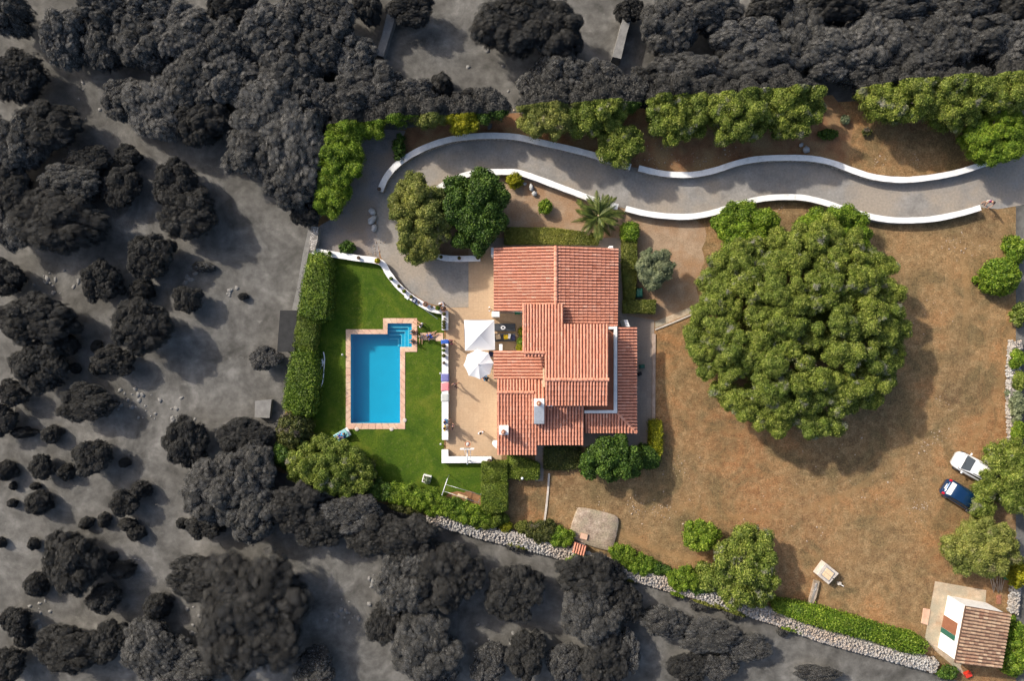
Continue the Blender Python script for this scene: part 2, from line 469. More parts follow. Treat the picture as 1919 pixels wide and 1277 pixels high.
def grey_leaf(name, lo, hi):
    """dull foliage sprays that thin out towards their rims"""
    m, nt, b, pos = base(name)
    c = ramp(nt, noise(nt, pos, 0.9, 3, 0.6), [(0.3, (lo * 1.02, lo, lo * 0.95)), (0.7, (hi * 1.02, hi, hi * 0.95))])
    nt.links.new(c, b.inputs['Base Color'])
    b.inputs['Roughness'].default_value = 1.0
    b.inputs['Specular IOR Level'].default_value = 0.0
    gg = [n for n in nt.nodes if n.type == 'NEW_GEOMETRY'][0]
    c = mixc(nt, 1.0, c, rangen(nt, gg.outputs['Random Per Island'], 0, 1, 0.70, 1.35), 'MULTIPLY')
    nt.links.new(c, b.inputs['Base Color'])
    uv = nd(nt, 'ShaderNodeAttribute', attribute_name='spray')
    ln = nd(nt, 'ShaderNodeVectorMath', operation='LENGTH')
    nt.links.new(uv.outputs['Vector'], ln.inputs[0])
    fall = rangen(nt, ln.outputs['Value'], 0.15, 0.72, 0.85, 0.0)
    tr = nd(nt, 'ShaderNodeBsdfTransparent')
    mx = nd(nt, 'ShaderNodeMixShader')
    nt.links.new(fall, mx.inputs[0])
    nt.links.new(tr.outputs[0], mx.inputs[1])
    nt.links.new(b.outputs[0], mx.inputs[2])
    nt.links.new(mx.outputs[0], nt.nodes['Material Output'].inputs['Surface'])
    return m


GREY = [grey_leaf('grey_foliage', 0.050, 0.078), grey_leaf('dark_grey_foliage', 0.026, 0.044), grey_leaf('pale_grey_foliage', 0.066, 0.098)]

# ------------------------------------------------------------------ object helpers


def link(name, me, parent=None, mat=None):
    o = bpy.data.objects.new(name, me)
    COL.objects.link(o)
    if parent is not None:
        o.parent = parent
    if mat is not None and me is not None:
        me.materials.append(MT[mat] if isinstance(mat, str) else mat)
    return o


def tag(o, label, cat, group=None):
    o['label'] = label
    o['category'] = cat
    if group:
        o['group'] = group
    return o


def thing(name, label, cat, loc=(0, 0, 0), rz=0.0, group=None):
    o = link(name, None)
    o.location = loc
    o.rotation_euler = (0, 0, rz)
    o.empty_display_size = 0.2
    return tag(o, label, cat, group)


def struct(name, me, mat):
    o = link(name, me, None, mat)
    o['kind'] = 'structure'
    return o


def npmesh(name, V, F, smooth=False):
    """all-quad (or all-tri) mesh from arrays"""
    V = np.asarray(V, dtype=np.float32)
    F = np.asarray(F, dtype=np.int32)
    k = F.shape[1]
    me = bpy.data.meshes.new(name)
    me.vertices.add(len(V))
    me.vertices.foreach_set('co', V.ravel())
    me.loops.add(F.size)
    me.loops.foreach_set('vertex_index', F.ravel())
    me.polygons.add(len(F))
    me.polygons.foreach_set('loop_start', np.arange(len(F), dtype=np.int32) * k)
    if smooth:
        me.polygons.foreach_set('use_smooth', np.ones(len(F), dtype=bool))
    me.update(calc_edges=True)
    return me


def pymesh(name, V, F, smooth=False):
    me = bpy.data.meshes.new(name)
    me.from_pydata([tuple(v) for v in V], [], F)
    if smooth:
        for p in me.polygons:
            p.use_smooth = True
    me.update()
    return me


def bmesh_to(name, bm, smooth=False):
    me = bpy.data.meshes.new(name)
    bmesh.ops.recalc_face_normals(bm, faces=bm.faces)
    bm.to_mesh(me)
    bm.free()
    if smooth:
        for p in me.polygons:
            p.use_smooth = True
    return me


def box_bm(bm, x0, x1, y0, y1, z0, z1):
    vs = [bm.verts.new(p) for p in ((x0, y0, z0), (x1, y0, z0), (x1, y1, z0), (x0, y1, z0), (x0, y0, z1), (x1, y0, z1), (x1, y1, z1), (x0, y1, z1))]
    for f in ((0, 3, 2, 1), (4, 5, 6, 7), (0, 1, 5, 4), (1, 2, 6, 5), (2, 3, 7, 6), (3, 0, 4, 7)):
        bm.faces.new([vs[i] for i in f])
    return vs


def box(name, x0, x1, y0, y1, z0, z1, bevel=0.0):
    bm = bmesh.new()
    box_bm(bm, x0, x1, y0, y1, z0, z1)
    if bevel:
        bmesh.ops.bevel(bm, geom=bm.edges[:], offset=bevel, segments=2, affect='EDGES', profile=0.5)
    return bmesh_to(name, bm)


def prism(name, pts, z0, z1, bevel=0.0):
    """vertical prism over a polygon of world xy points (z may be given per point for the top)"""
    bm = bmesh.new()
    lo = [bm.verts.new((p[0], p[1], z0)) for p in pts]
    hi = [bm.verts.new((p[0], p[1], p[2] if len(p) > 2 else z1)) for p in pts]
    n = len(pts)
    bm.faces.new(lo[::-1])
    bm.faces.new(hi)
    for i in range(n):
        j = (i + 1) % n
        bm.faces.new((lo[i], lo[j], hi[j], hi[i]))
    if bevel:
        bmesh.ops.bevel(bm, geom=bm.edges[:], offset=bevel, segments=2, affect='EDGES', profile=0.5)
    return bmesh_to(name, bm)


def sheet(name, pts, z, holes=()):
    bm = bmesh.new()
    edges = []
    for loop in (pts, *holes):
        vs = [bm.verts.new((p[0], p[1], z)) for p in loop]
        for i in range(len(vs)):
            edges.append(bm.edges.new((vs[i], vs[(i + 1) % len(vs)])))
    bmesh.ops.triangle_fill(bm, edges=edges, use_beauty=True, use_dissolve=False)
    for f in bm.faces:
        f.normal_update()
        if f.normal.z < 0:
            f.normal_flip()
    me = bpy.data.meshes.new(name)
    bm.to_mesh(me)
    bm.free()
    return me


def catmull(pts, n=6, closed=False):
    P = [Vector(p) for p in pts]
    out = []
    m = len(P)
    rng = range(m) if closed else range(m - 1)
    for i in rng:
        p0 = P[(i - 1) % m] if closed or i > 0 else P[i] * 2 - P[i + 1]
        p1, p2 = P[i], P[(i + 1) % m]
        p3 = P[(i + 2) % m] if closed or i + 2 < m else P[i + 1] * 2 - P[i]
        for k in range(n):
            t = k / n
            out.append(0.5 * ((2 * p1) + (-p0 + p2) * t + (2 * p0 - 5 * p1 + 4 * p2 - p3) * t * t + (-p0 + 3 * p1 - 3 * p2 + p3) * t ** 3))
    if not closed:
        out.append(P[-1])
    return out


def tube(name, pts, r, seg=6, taper=None):
    P = [Vector(p) for p in pts]
    V, F = [], []
    for i, p in enumerate(P):
        d = (P[min(i + 1, len(P) - 1)] - P[max(i - 1, 0)]).normalized()
        a = d.cross(Vector((0, 0, 1)))
        if a.length < 1e-3:
            a = Vector((1, 0, 0))
        a.normalize()
        b = d.cross(a)
        rr = r if taper is None else r + (taper - r) * i / max(1, len(P) - 1)
        for k in range(seg):
            an = 2 * math.pi * k / seg
            V.append(p + a * rr * math.cos(an) + b * rr * math.sin(an))
    for i in range(len(P) - 1):
        for k in range(seg):
            k2 = (k + 1) % seg
            F.append((i * seg + k, i * seg + k2, (i + 1) * seg + k2, (i + 1) * seg + k))
    F.append(tuple(range(seg))[::-1])
    F.append(tuple((len(P) - 1) * seg + k for k in range(seg)))
    return pymesh(name, V, F, True)


def lathe(name, prof, seg=16, smooth=True):
    V, F = [], []
    for r, z in prof:
        for k in range(seg):
            a = 2 * math.pi * k / seg
            V.append((r * math.cos(a), r * math.sin(a), z))
    for i in range(len(prof) - 1):
        for k in range(seg):
            k2 = (k + 1) % seg
            F.append((i * seg + k, i * seg + k2, (i + 1) * seg + k2, (i + 1) * seg + k))
    F.append(tuple(range(seg))[::-1])
    F.append(tuple((len(prof) - 1) * seg + k for k in range(seg)))
    return pymesh(name, V, F, smooth)


def copy_tree(o, parent=None):
    c = o.copy()
    COL.objects.link(c)
    c.parent = parent
    for ch in o.children:
        copy_tree(ch, c)
    return c


def px(pts, z=0.0):
    return [W2(x, y, z) for x, y in pts]


ORD = ['first', 'second', 'third', 'fourth', 'fifth', 'sixth', 'seventh', 'eighth', 'ninth', 'tenth', 'eleventh', 'twelfth', 'thirteenth', 'fourteenth', 'fifteenth', 'sixteenth', 'seventeenth', 'eighteenth', 'nineteenth', 'twentieth', 'twenty-first', 'twenty-second']



def rough(pts, amp=0.25, step=0.6):
    """worn, uneven edge for a surface of soil or gravel"""
    out = []
    n = len(pts)
    r = random.Random(len(pts))
    for i in range(n):
        a, b = Vector(pts[i]), Vector(pts[(i + 1) % n])
        L = (b - a).length
        m = max(1, int(L / step))
        nv_ = Vector((-(b - a).y, (b - a).x)).normalized() if L > 0 else Vector((0, 0))
        for k in range(m):
            p = a.lerp(b, k / m) + nv_ * r.uniform(-amp, amp) * (1 if k else 0.3)
            out.append((p.x, p.y))
    return out


# ------------------------------------------------------------------ the setting: ground and surfaces
POOL_IN = [(657.5, 626.6), (726.4, 626.6), (726.4, 606.3), (771.9, 606.3), (771.9, 650.5), (749.9, 650.5), (749.9, 793.7), (657.5, 793.7)]
POOL_OUT = [(648.4, 617.6), (718, 617.6), (718, 596.8), (781.8, 596.8), (781.8, 659.8), (759.3, 659.8), (759.3, 804.7), (648.4, 804.7)]
mid = [((a[0] + b[0]) / 2, (a[1] + b[1]) / 2) for a, b in zip(POOL_IN, POOL_OUT)]

UP_WALL = [(712, 358), (722, 335), (740, 312), (765, 293), (800, 275), (840, 262), (880, 256), (925, 254), (970, 257), (1010, 266), (1060, 277), (1110, 290), (1145, 302), (1182, 313)]
UP_WALL2 = [(1197, 315), (1230, 323), (1260, 327), (1300, 327), (1340, 319), (1380, 306), (1420, 298), (1470, 295.5), (1520, 297), (1560, 305), (1600, 320), (1640, 332), (1690, 337), (1740, 333), (1790, 324), (1830, 312), (1870, 297), (1925, 274)]
LOW_WALL = [(900, 484), (862, 485), (825, 482), (795, 465), (779, 435), (781, 410), (799, 371), (816, 356), (851, 336), (880, 326), (908, 323), (940, 322), (970, 323), (1000, 332), (1040, 347), (1080, 362), (1120, 377), (1158, 388)]
LOW_WALL2 = [(1173, 391), (1210, 400), (1250, 405), (1290, 406), (1330, 400), (1370, 388), (1410, 376), (1450, 370), (1500, 370), (1540, 378), (1580, 391), (1620, 403), (1660, 411), (1700, 413), (1750, 410), (1800, 400), (1838, 389)]
POOL_WALL = [(585, 470), (625, 477), (670, 484), (712, 491), (728, 513), (745, 535), (765, 553), (790, 570), (812, 580), (834, 584)]

G = 300.0
struct('ground', sheet('ground', [(-G, -G), (G, -G), (G, G), (-G, G)], 0.0, [px(mid)]), 'ground')
struct('gravel_yard', sheet('gravel_yard', px([(680, 240), (760, 245), (735, 315), (712, 360), (704, 420), (712, 488), (600, 470), (585, 465), (596, 425), (640, 400)]), 0.004), 'gravel')
bed = px(LOW_WALL[::-1]) + px([(905, 484), (905, 455), (1165, 455), (1168, 392)])
struct('garden_bed', sheet('garden_bed', bed[:0] + px([(1168, 392)]) + px(LOW_WALL[::-1]) + px([(905, 484), (905, 455), (1165, 455)]), 0.008), 'sand')
struct('gravel_strip', sheet('gravel_strip', rough(px([(1165, 391), (1210, 400), (1250, 405), (1300, 407), (1322, 425), (1318, 480), (1306, 540), (1312, 572), (1232, 608), (1222, 600), (1165, 590)]), 0.22), 0.006), 'sand')
drive = px(UP_WALL + UP_WALL2) + px([(1960, 300), (1960, 372), (1912, 385), (1870, 392)]) + px(LOW_WALL2[::-1]) + px(LOW_WALL[:0:-1]) + px([(878, 486), (878, 576), (836, 577), (800, 568), (765, 545), (735, 512), (714, 482), (704, 440), (706, 400)])
struct('roadside_soil', sheet('roadside_soil', px([(762, 240), (960, 212), (1220, 200), (1560, 178), (1600, 230), (1590, 300), (1600, 320)]) + px(UP_WALL2[9::-1]) + px(UP_WALL[::-1][:-3]), 0.005), 'soil')
struct('driveway', sheet('driveway', drive, 0.012), 'asphalt')
struct('house_paving', sheet('house_paving', px([(905, 446), (1175, 446), (1175, 592), (1226, 600), (1226, 835), (1095, 838), (1020, 845), (1018, 902), (1003, 902), (1003, 850), (926, 850), (926, 590), (905, 470)]), 0.018), 'paving')
struct('terrace_floor', sheet('terrace_floor', px([(878, 462), (924, 462), (930, 588), (1020, 588), (1020, 662), (940, 662), (940, 866), (836, 866), (836, 577), (878, 577)]), 0.024), 'terrace')
struct('lawn', sheet('lawn', px([(575, 475), (715, 492), (745, 537), (790, 572), (832, 587), (832, 868), (926, 868), (903, 958), (850, 940), (800, 928), (745, 918), (640, 905), (540, 850), (560, 640)]), 0.016, [px(mid)]), 'lawn')
struct('swing_bed', sheet('swing_bed', rough(px([(828, 930), (850, 922), (882, 920), (906, 928), (906, 975), (870, 958), (840, 942)]), 0.18, 0.3), 0.020), 'soil')
struct('garden_path', sheet('garden_path', px([(1228, 603), (1300, 573), (1308, 582), (1228, 615)]), 0.014), 'apron')

# ------------------------------------------------------------------ pool
pool = thing('swimming_pool', 'turquoise swimming pool with corner steps and peach stone coping in the lawn', 'pool')
ZW = -0.10
DEP = -1.2


def pool_basin():
    bm = bmesh.new()
    P = px(POOL_IN)
    top = [bm.verts.new((x, y, -0.01)) for x, y in P]
    bot = [bm.verts.new((x, y, DEP)) for x, y in P]
    n = len(P)
    for i in range(n):
        j = (i + 1) % n
        bm.faces.new((top[i], bot[i], bot[j], top[j]))
    bm.faces.new(bot)
    bmesh.ops.triangulate(bm, faces=[f for f in bm.faces if len(f.verts) > 4])
    me = bpy.data.meshes.new('basin')
    bm.to_mesh(me)
    bm.free()
    return me


link('basin', pool_basin(), pool, 'basin')
wp = px([(656, 625), (727, 625), (727, 605), (773, 605), (773, 652), (751, 652), (751, 795), (656, 795)])
link('water', sheet('water', wp, ZW), pool, 'water')
# L shaped steps in the upper right corner
x1, y1 = 771.9, 606.3
for k in range(4):
    d = 8.0 + 7.2 * k
    z = -0.32 - 0.24 * k
    L = [(726.4, y1), (x1, y1), (x1, 650.5), (x1 - d, 650.5), (x1 - d, y1 + d), (726.4, y1 + d)]
    st = link('pool_step', prism('pool_step', [(a, b) for a, b in px(L)][::-1], DEP - 0.01 * k, z), pool, 'basin')
    e = 0.8
    N = [(726.6, y1 + d), (x1 - d, y1 + d), (x1 - d, 650.3), (x1 - d + e, 650.3), (x1 - d + e, y1 + d - e), (726.6, y1 + d - e)]
    link('step_edge', prism('step_edge', [(a, b) for a, b in px(N)], z + 0.002, z + 0.012), st, 'nosing')
# coping slabs: cut each side of the coping into stones


def coping():
    for i in range(8):
        a0, a1 = POOL_OUT[i], POOL_OUT[(i + 1) % 8]
        b0, b1 = POOL_IN[i], POOL_IN[(i + 1) % 8]
        L = math.hypot(a1[0] - a0[0], a1[1] - a0[1])
        n = max(2, round(L / 14))
        for k in range(n):
            g = 0.018
            t0, t1 = k / n + (g / n if k else 0), (k + 1) / n - (g / n if k < n - 1 else 0)
            q = [(a0[0] + (a1[0] - a0[0]) * t, a0[1] + (a1[1] - a0[1]) * t) for t in (t0, t1)] + [(b0[0] + (b1[0] - b0[0]) * t, b0[1] + (b1[1] - b0[1]) * t) for t in (t1, t0)]
            h = 0.06 + random.uniform(-0.004, 0.004)
            link('coping_slab', prism('coping_slab', px(q), -0.04, h, 0.008), pool, 'coping')


coping()
for x, y in ((669, 804.5), (734, 804.5), (758.5, 788)):
    o = link('skimmer_lid', lathe('skimmer_lid', [(0.19, 0.0), (0.19, 0.075), (0.17, 0.085), (0.02, 0.09)], 14), pool, 'concrete')
    o.location = W(x, y)

# ------------------------------------------------------------------ walls


def ribbon(path, w, z0, z1, jit=0.0):
    P = [Vector((p[0], p[1], 0)) for p in path]
    V, F = [], []
    n = len(P)
    for i, p in enumerate(P):
        d = (P[min(i + 1, n - 1)] - P[max(i - 1, 0)]).normalized()
        s = Vector((-d.y, d.x, 0))
        ww = w / 2 + random.uniform(-jit, jit)
        zz = z1 + random.uniform(-jit, jit) * 0.5
        for a, z in ((ww, z0), (ww, zz), (-ww, zz), (-ww, z0)):
            q = p + s * a
            V.append((q.x, q.y, z))
    for i in range(n - 1):
        for k in range(4):
            k2 = (k + 1) % 4
            F.append((i * 4 + k, (i + 1) * 4 + k, (i + 1) * 4 + k2, i * 4 + k2))
    F.append((0, 1, 2, 3))
    F.append(tuple((n - 1) * 4 + k for k in (3, 2, 1, 0)))
    return V, F


def lime_wall(label, pts, w, h, cap='white', smooth=5, seglen=3.0, z0=-0.05):
    t = thing('garden_wall', label, 'wall')
    path = [W2(x, y, h) for x, y in pts]
    P = catmull([(x, y, 0) for x, y in path], smooth) if smooth else [Vector((x, y, 0)) for x, y in path]
    V, F = ribbon(P, w - 0.06, z0, h - 0.07)
    link('stone_body', pymesh('stone_body', V, F), t, 'rubble')
    # limewashed cap in cast lengths
    seg, acc = [P[0]], 0.0
    for i in range(1, len(P)):
        acc += (P[i] - P[i - 1]).length
        seg.append(P[i])
        if acc > seglen and i < len(P) - 2 or i == len(P) - 1:
            V, F = ribbon(seg, w, h - 0.07, h + random.uniform(-0.004, 0.004), 0.012)
            link('cap_section', pymesh('cap_section', V, F), t, cap)
            seg, acc = [P[i]], 0.0
    return t


lime_wall('long whitewashed wall curving round the driveway under the roadside trees', UP_WALL, 0.56, 0.75, 'white2')
lime_wall('wavy whitewashed wall along the far side of the driveway, right of the gap', UP_WALL2, 0.54, 0.75)
lime_wall('whitewashed wall curling round the garden bed beside the two round trees', LOW_WALL, 0.54, 0.75)
lime_wall('wavy whitewashed wall between the driveway and the dry field', LOW_WALL2, 0.54, 0.75)
lime_wall('curved whitewashed wall with flower pots between lawn and driveway', POOL_WALL, 0.56, 0.60)
lime_wall('short straight white wall with a row of pots beside the terrace steps', [(834, 583), (834, 600), (834, 619)], 0.60, 0.60, smooth=0)
lime_wall('long straight white wall with towels between lawn and terrace', [(834, 636.5), (834, 680), (834, 730), (834, 780), (834, 825)], 0.60, 0.60, smooth=0)
lw = thing('garden_wall', 'white corner wall under the basketball hoop at the terrace end', 'wall')
for nm, q, m in (('cap_section', [(827.5, 843.5), (840, 843.5), (840, 856.5), (921, 856.5), (921, 868.5), (827.5, 868.5)], 'white'),):
    link('stone_body', prism('stone_body', px([(828, 844), (839.5, 844), (839.5, 857), (920.5, 857), (920.5, 868), (828, 868)], 0.6), -0.05, 0.54), lw, 'rubble')
    link(nm, prism(nm, px(q, 0.6), 0.54, 0.61, 0.01), lw, m)
# stub of stone wall at the estate edge left of the yard, and the low rubble heap beside the drive
t = thing('stone_wall', 'short grey rubble wall stub at the estate edge beside the gravel yard', 'wall')
V, F = ribbon([W2(x, y, 0.9) for x, y in ((590, 425), (588, 450), (584, 470))], 0.65, -0.05, 0.9, 0.05)
link('stone_body', pymesh('stone_body', V, F), t, 'rubble')
t = thing('kerb', 'thin pale kerb along the paved walk east of the house', 'kerb')
link('kerb_stone', prism('kerb_stone', px([(1223, 626), (1229, 626), (1228, 792), (1222, 792)], 0.12), -0.02, 0.12, 0.01), t, 'kerb')
t = thing('kerb', 'thin stone edging strip crossing the dry ground above the stone pad', 'kerb')
V, F = ribbon([W2(x, y, 0.1) for x, y in ((1029, 888), (1027, 920), (1024, 950), (1020, 980))], 0.17, -0.02, 0.10, 0.01)
link('kerb_stone', pymesh('kerb_stone', V, F), t, 'concrete')
t = thing('kerb', 'low rendered step edge of the garden path leading to the large tree', 'kerb')
V, F = ribbon([W2(x, y, 0.1) for x, y in ((1228, 618), (1268, 602), (1310, 584))], 0.14, -0.02, 0.10, 0.01)
link('kerb_stone', pymesh('kerb_stone', V, F), t, 'concrete')

# ------------------------------------------------------------------ stones (irregular chunks)
CH = []
for s in range(10):
    bm = bmesh.new()
    bmesh.ops.create_icosphere(bm, subdivisions=1, radius=1.0)
    r = random.Random(s)
    for v in bm.verts:
        v.co *= r.uniform(0.72, 1.12)
    CH.append((np.array([v.co[:] for v in bm.verts]), np.array([[v.index for v in f.verts] for f in bm.faces])))
    bm.free()


def stones(name, P, R, flat=0.65):
    Vs, Fs, n = [], [], 0
    for p, r in zip(P, R):
        v, f = CH[random.randrange(10)]
        a = random.uniform(0, 6.28)
        c, s = math.cos(a), math.sin(a)
        sx = random.uniform(0.8, 1.35)
        v2 = v * np.array([sx, 1 / sx, flat]) * r
        v2 = np.stack([v2[:, 0] * c - v2[:, 1] * s, v2[:, 0] * s + v2[:, 1] * c, v2[:, 2]], 1) + np.array(p)
        Vs.append(v2)
        Fs.append(f + n)
        n += len(v2)
    return npmesh(name, np.concatenate(Vs), np.concatenate(Fs))


def dry_wall(label, pts, w, h, step=0.20):
    """dry stone wall: stones piled over a battered core"""
    t = thing('dry_stone_wall', label, 'wall')
    P = catmull([(*W2(x, y, h * 0.7), 0) for x, y in pts], 8)
    V, F = ribbon(P, w * 0.86, -0.05, h * 0.72, 0.05)
    link('core', pymesh('core', V, F), t, 'rubble')
    pts3, rad = [], []
    for i in range(len(P) - 1):
        d = P[i + 1] - P[i]
        L = d.length
        s = Vector((-d.y, d.x, 0)).normalized()
        for k in range(max(1, round(L / step))):
            b = P[i] + d * (k + random.random()) * step / max(L, 0.01)
            for a in np.arange(-w / 2, w / 2 + 0.01, step * 0.72):
                b = P[i] + d * (k + random.uniform(-0.2, 1.2)) * step / max(L, 0.01)
                a2 = a + random.uniform(-0.07, 0.07)
                edge = abs(a2) / (w / 2)
                zt = h * (0.98 - 0.42 * edge ** 3) + random.uniform(-0.09, 0.06)
                q = b + s * a2
                pts3.append((q.x, q.y, zt - 0.10))
                rad.append(random.uniform(0.06, 0.15))
            for sg in (-1, 1):
                for z in np.arange(0.1, h * 0.7, 0.22):
                    q = b + s * sg * (w / 2 - 0.02)
                    pts3.append((q.x + random.uniform(-.04, .04), q.y + random.uniform(-.04, .04), z))
                    rad.append(random.uniform(0.11, 0.18))
    o = link('stones', stones('stones', pts3, rad), t, 'drystone')
    o['kind'] = 'stuff'
    return t


dry_wall('long grey dry stone wall along the lower edge of the estate', [(800, 967), (850, 982), (900, 997), (960, 1012), (1010, 1024), (1060, 1038), (1110, 1055), (1160, 1068), (1210, 1083), (1260, 1098), (1310, 1112), (1360, 1128), (1410, 1145), (1470, 1165), (1530, 1188), (1590, 1206), (1650, 1222), (1710, 1238), (1757, 1252)], 1.25, 0.95)
dry_wall('pale dry stone wall running down the right edge of the estate', [(1906, 640), (1903, 700), (1902, 760), (1905, 830)], 0.9, 0.8)
dry_wall('short tumbled dry stone wall behind the hut at the right edge', [(1908, 1080), (1905, 1120), (1902, 1150)], 0.8, 0.7)

# loose pale stones of the dry field and of the roadside slope
pp, rr = [], []
for cx_, cy_, n, sp in ((1785, 455, 30, 22), (1815, 470, 14, 20), (1735, 835, 30, 22), (1760, 815, 20, 20), (1722, 955, 30, 18), (1775, 755, 10, 20), (1240, 300, 60, 32), (1310, 300, 25, 18), (1650, 300, 14, 14), (1715, 305, 12, 12), (1280, 880, 30, 35), (1225, 960, 40, 40), (1190, 955, 30, 20), (1365, 285, 20, 18), (1540, 720, 0, 1), (1310, 960, 14, 40), (1400, 760, 8, 40), (1500, 975, 20, 90), (1720, 600, 25, 70), (1640, 900, 25, 80), (1560, 860, 14, 50), (1460, 392, 10, 10), (1100, 945, 10, 40), (960, 210, 10, 14), (710, 455, 45, 16), (700, 480, 20, 10), (1745, 1175, 8, 18)):
    for k in range(n):
        x, y = random.gauss(cx_, sp * 0.6), random.gauss(cy_, sp * 0.5)
        r = random.uniform(0.02, 0.085) * random.choice((0.6, 0.8, 1, 1.3))
        pp.append((*W2(x, y), r * 0.25))
        rr.append(r)
o = link('field_stones', stones('field_stones', pp, rr), None, 'fieldstone')
o['kind'] = 'stuff'
tag(o, 'small pale stones scattered loosely over the dry ground', 'stones')

# ------------------------------------------------------------------ tiled roofs
ARC = [(math.cos(a), math.sin(a)) for a in np.linspace(math.pi, 0, 6)]


def tile_row(parent, a, b, side, pitch, mat='tiles', tlen=0.42, name='tile_row'):
    """one course of barrel tiles from the upper end a to the eave b, a connected strip with stepped laps"""
    a, b = Vector(a), Vector(b)
    d = b - a
    L = d.length
    if L < 0.12:
        return
    d.normalize()
    n = max(1, round(L / tlen))
    tl = L / n
    up = side.cross(d)
    if up.z < 0:
        up = -up
    V, F, tone = [], [], []
    r = pitch * 0.385
    ring = len(ARC)
    for k in range(n):
        j = random.uniform(-0.010, 0.010)
        for (t, sc, lift) in ((k * tl - (0.03 if k else 0), 0.80, 0.0), ((k + 1) * tl, 1.0, 0.022)):
            c = a + d * t + up * lift + side * j
            for (x, z) in ARC:
                V.append(c + side * (x * r * sc) + up * (z * r * sc * 0.95))
        tn = min(1, max(0, random.gauss(0.58, 0.16)))
        b0 = k * 2 * ring
        for q in range(ring - 1):
            F.append((b0 + q, b0 + q + 1, b0 + ring + q + 1, b0 + ring + q))
            tone.append(tn)
        if k < n - 1:
            b1 = b0 + ring
            for q in range(ring - 1):
                F.append((b1 + q, b1 + q + 1, b1 + ring + q + 1, b1 + ring + q))
                tone.append(tn * 0.6)
        else:
            b1 = b0 + ring
            F.append(tuple(b1 + q for q in range(ring)))
            tone.append(0)
    me = pymesh(name, V, F)
    at = me.attributes.new('tone', 'FLOAT', 'FACE')
    at.data.foreach_set('value', tone)
    return link(name, me, parent, mat)


def slope(parent, top, eave, pitch=0.275, mat='tiles', pan='pan', name='roof_slope', thick=0.14):
    """roof slope between a top edge and an eave edge, each ((px,py,z),(px,py,z)); a slab that carries the courses"""
    ta, tb = (Vector(W(*p)) for p in top)
    ea, eb = (Vector(W(*p)) for p in eave)
    dn = Vector((0, 0, -thick))
    V = [ta, tb, eb, ea, ta + dn, tb + dn, eb + dn, ea + dn]
    me = pymesh(name, V, [(0, 1, 2, 3), (7, 6, 5, 4), (0, 4, 5, 1), (1, 5, 6, 2), (2, 6, 7, 3), (3, 7, 4, 0)])
    me.update()
    if me.polygons[0].normal.z < 0:
        me.flip_normals()
    at = me.attributes.new('tone', 'FLOAT', 'FACE')
    at.data.foreach_set('value', [0.5] * len(me.polygons))
    sl = link(name, me, parent, pan)
    side = (eb - ea).normalized()
    n = max(1, round((eb - ea).length / pitch))
    for i in range(n):
        t = (i + 0.5) / n
        tile_row(sl, ta.lerp(tb, t), ea.lerp(eb, t), side, (eb - ea).length / n, mat)
    return sl


def ridge(parent, a, b, r=0.13, mat='tiles', name='ridge_cap'):
    a, b = Vector(W(*a)), Vector(W(*b))
    d = (b - a).normalized()
    side = Vector((-d.y, d.x, 0)).normalized()
    return tile_row(parent, a, b, side, r / 0.36, mat, 0.45, name)


house = thing('villa', 'white villa with a patchwork of terracotta tiled roofs beside the terrace', 'house')
# walls, a block under every roof
for q, h in (([(931, 470), (1153, 470), (1153, 615), (1056, 615), (1056, 590), (931, 580)], 2.75),
             ([(986, 577), (1052, 577), (1052, 614), (1136, 614), (1136, 755), (1024, 755), (1024, 660), (986, 660)], 4.25),
             ([(931, 664), (1022, 664), (1022, 712), (936, 716), (936, 846), (1003, 846), (1003, 828), (1090, 828), (1090, 750), (1022, 750)], 2.55),
             ([(1096, 760), (1140, 760), (1140, 614), (1151, 614), (1151, 772), (1096, 772)], 2.95)):
    zt = h
    pts = px(q, zt)
    if len(q) == 10:
        pts = px([(931, 664), (1023, 664), (1023, 752), (1090, 752), (1090, 828), (1003, 828), (1003, 846), (936, 846), (936, 716), (931, 714)], zt)
    link('wall', prism('wall', pts, 0.0, zt), house, 'white')
Z = dict(Ae=2.95, Ar=4.1)
slope(house, [(1041.5, 461, 4.1), (1041.5, 584, 4.1)], [(925.5, 464, 2.95), (925.5, 584, 2.95)])
slope(house, [(1041.5, 461, 4.1), (1041.5, 613, 4.1)], [(1158.5, 465.5, 2.95), (1157, 613, 2.95)])
ridge(house, (1041.5, 460.5, 4.12), (1041.5, 574, 4.12), 0.17)
# upper roof: lower edge to the north, ridge to the south


def zu(y):
    return 4.45 + 1.35 * (y - 570) / 142.0


slope(house, [(981.5, 661, zu(661)), (1020.5, 661, zu(661))], [(981.5, 570.5, zu(570)), (1020.5, 570.5, zu(570))])
slope(house, [(1020.5, 711.5, zu(711)), (1056, 711.5, zu(711))], [(1020.5, 570.5, zu(570)), (1056, 570.5, zu(570))])
slope(house, [(1056, 711.5, zu(711)), (1140.5, 711.5, zu(711))], [(1056, 608, zu(608)), (1140.5, 608, zu(608))])
slope(house, [(981.5, 661.5, zu(661)), (1020, 661.5, zu(661))], [(981.5, 668, zu(661) - 0.12), (1020, 668, zu(661) - 0.12)])
slope(house, [(1021.5, 712.5, zu(711)), (1140.5, 712.5, zu(711))], [(1021.5, 760, 5.15), (1139.5, 760, 5.15)])
ridge(house, (1020.5, 712, zu(711) + 0.02), (1141, 712, zu(711) + 0.02), 0.15)
ridge(house, (981, 661.2, zu(661) + 0.02), (1020.5, 661.2, zu(661) + 0.02), 0.13)
ridge(house, (981.6, 661, zu(661) + 0.02), (981.6, 570.5, zu(570) + 0.02), 0.11)
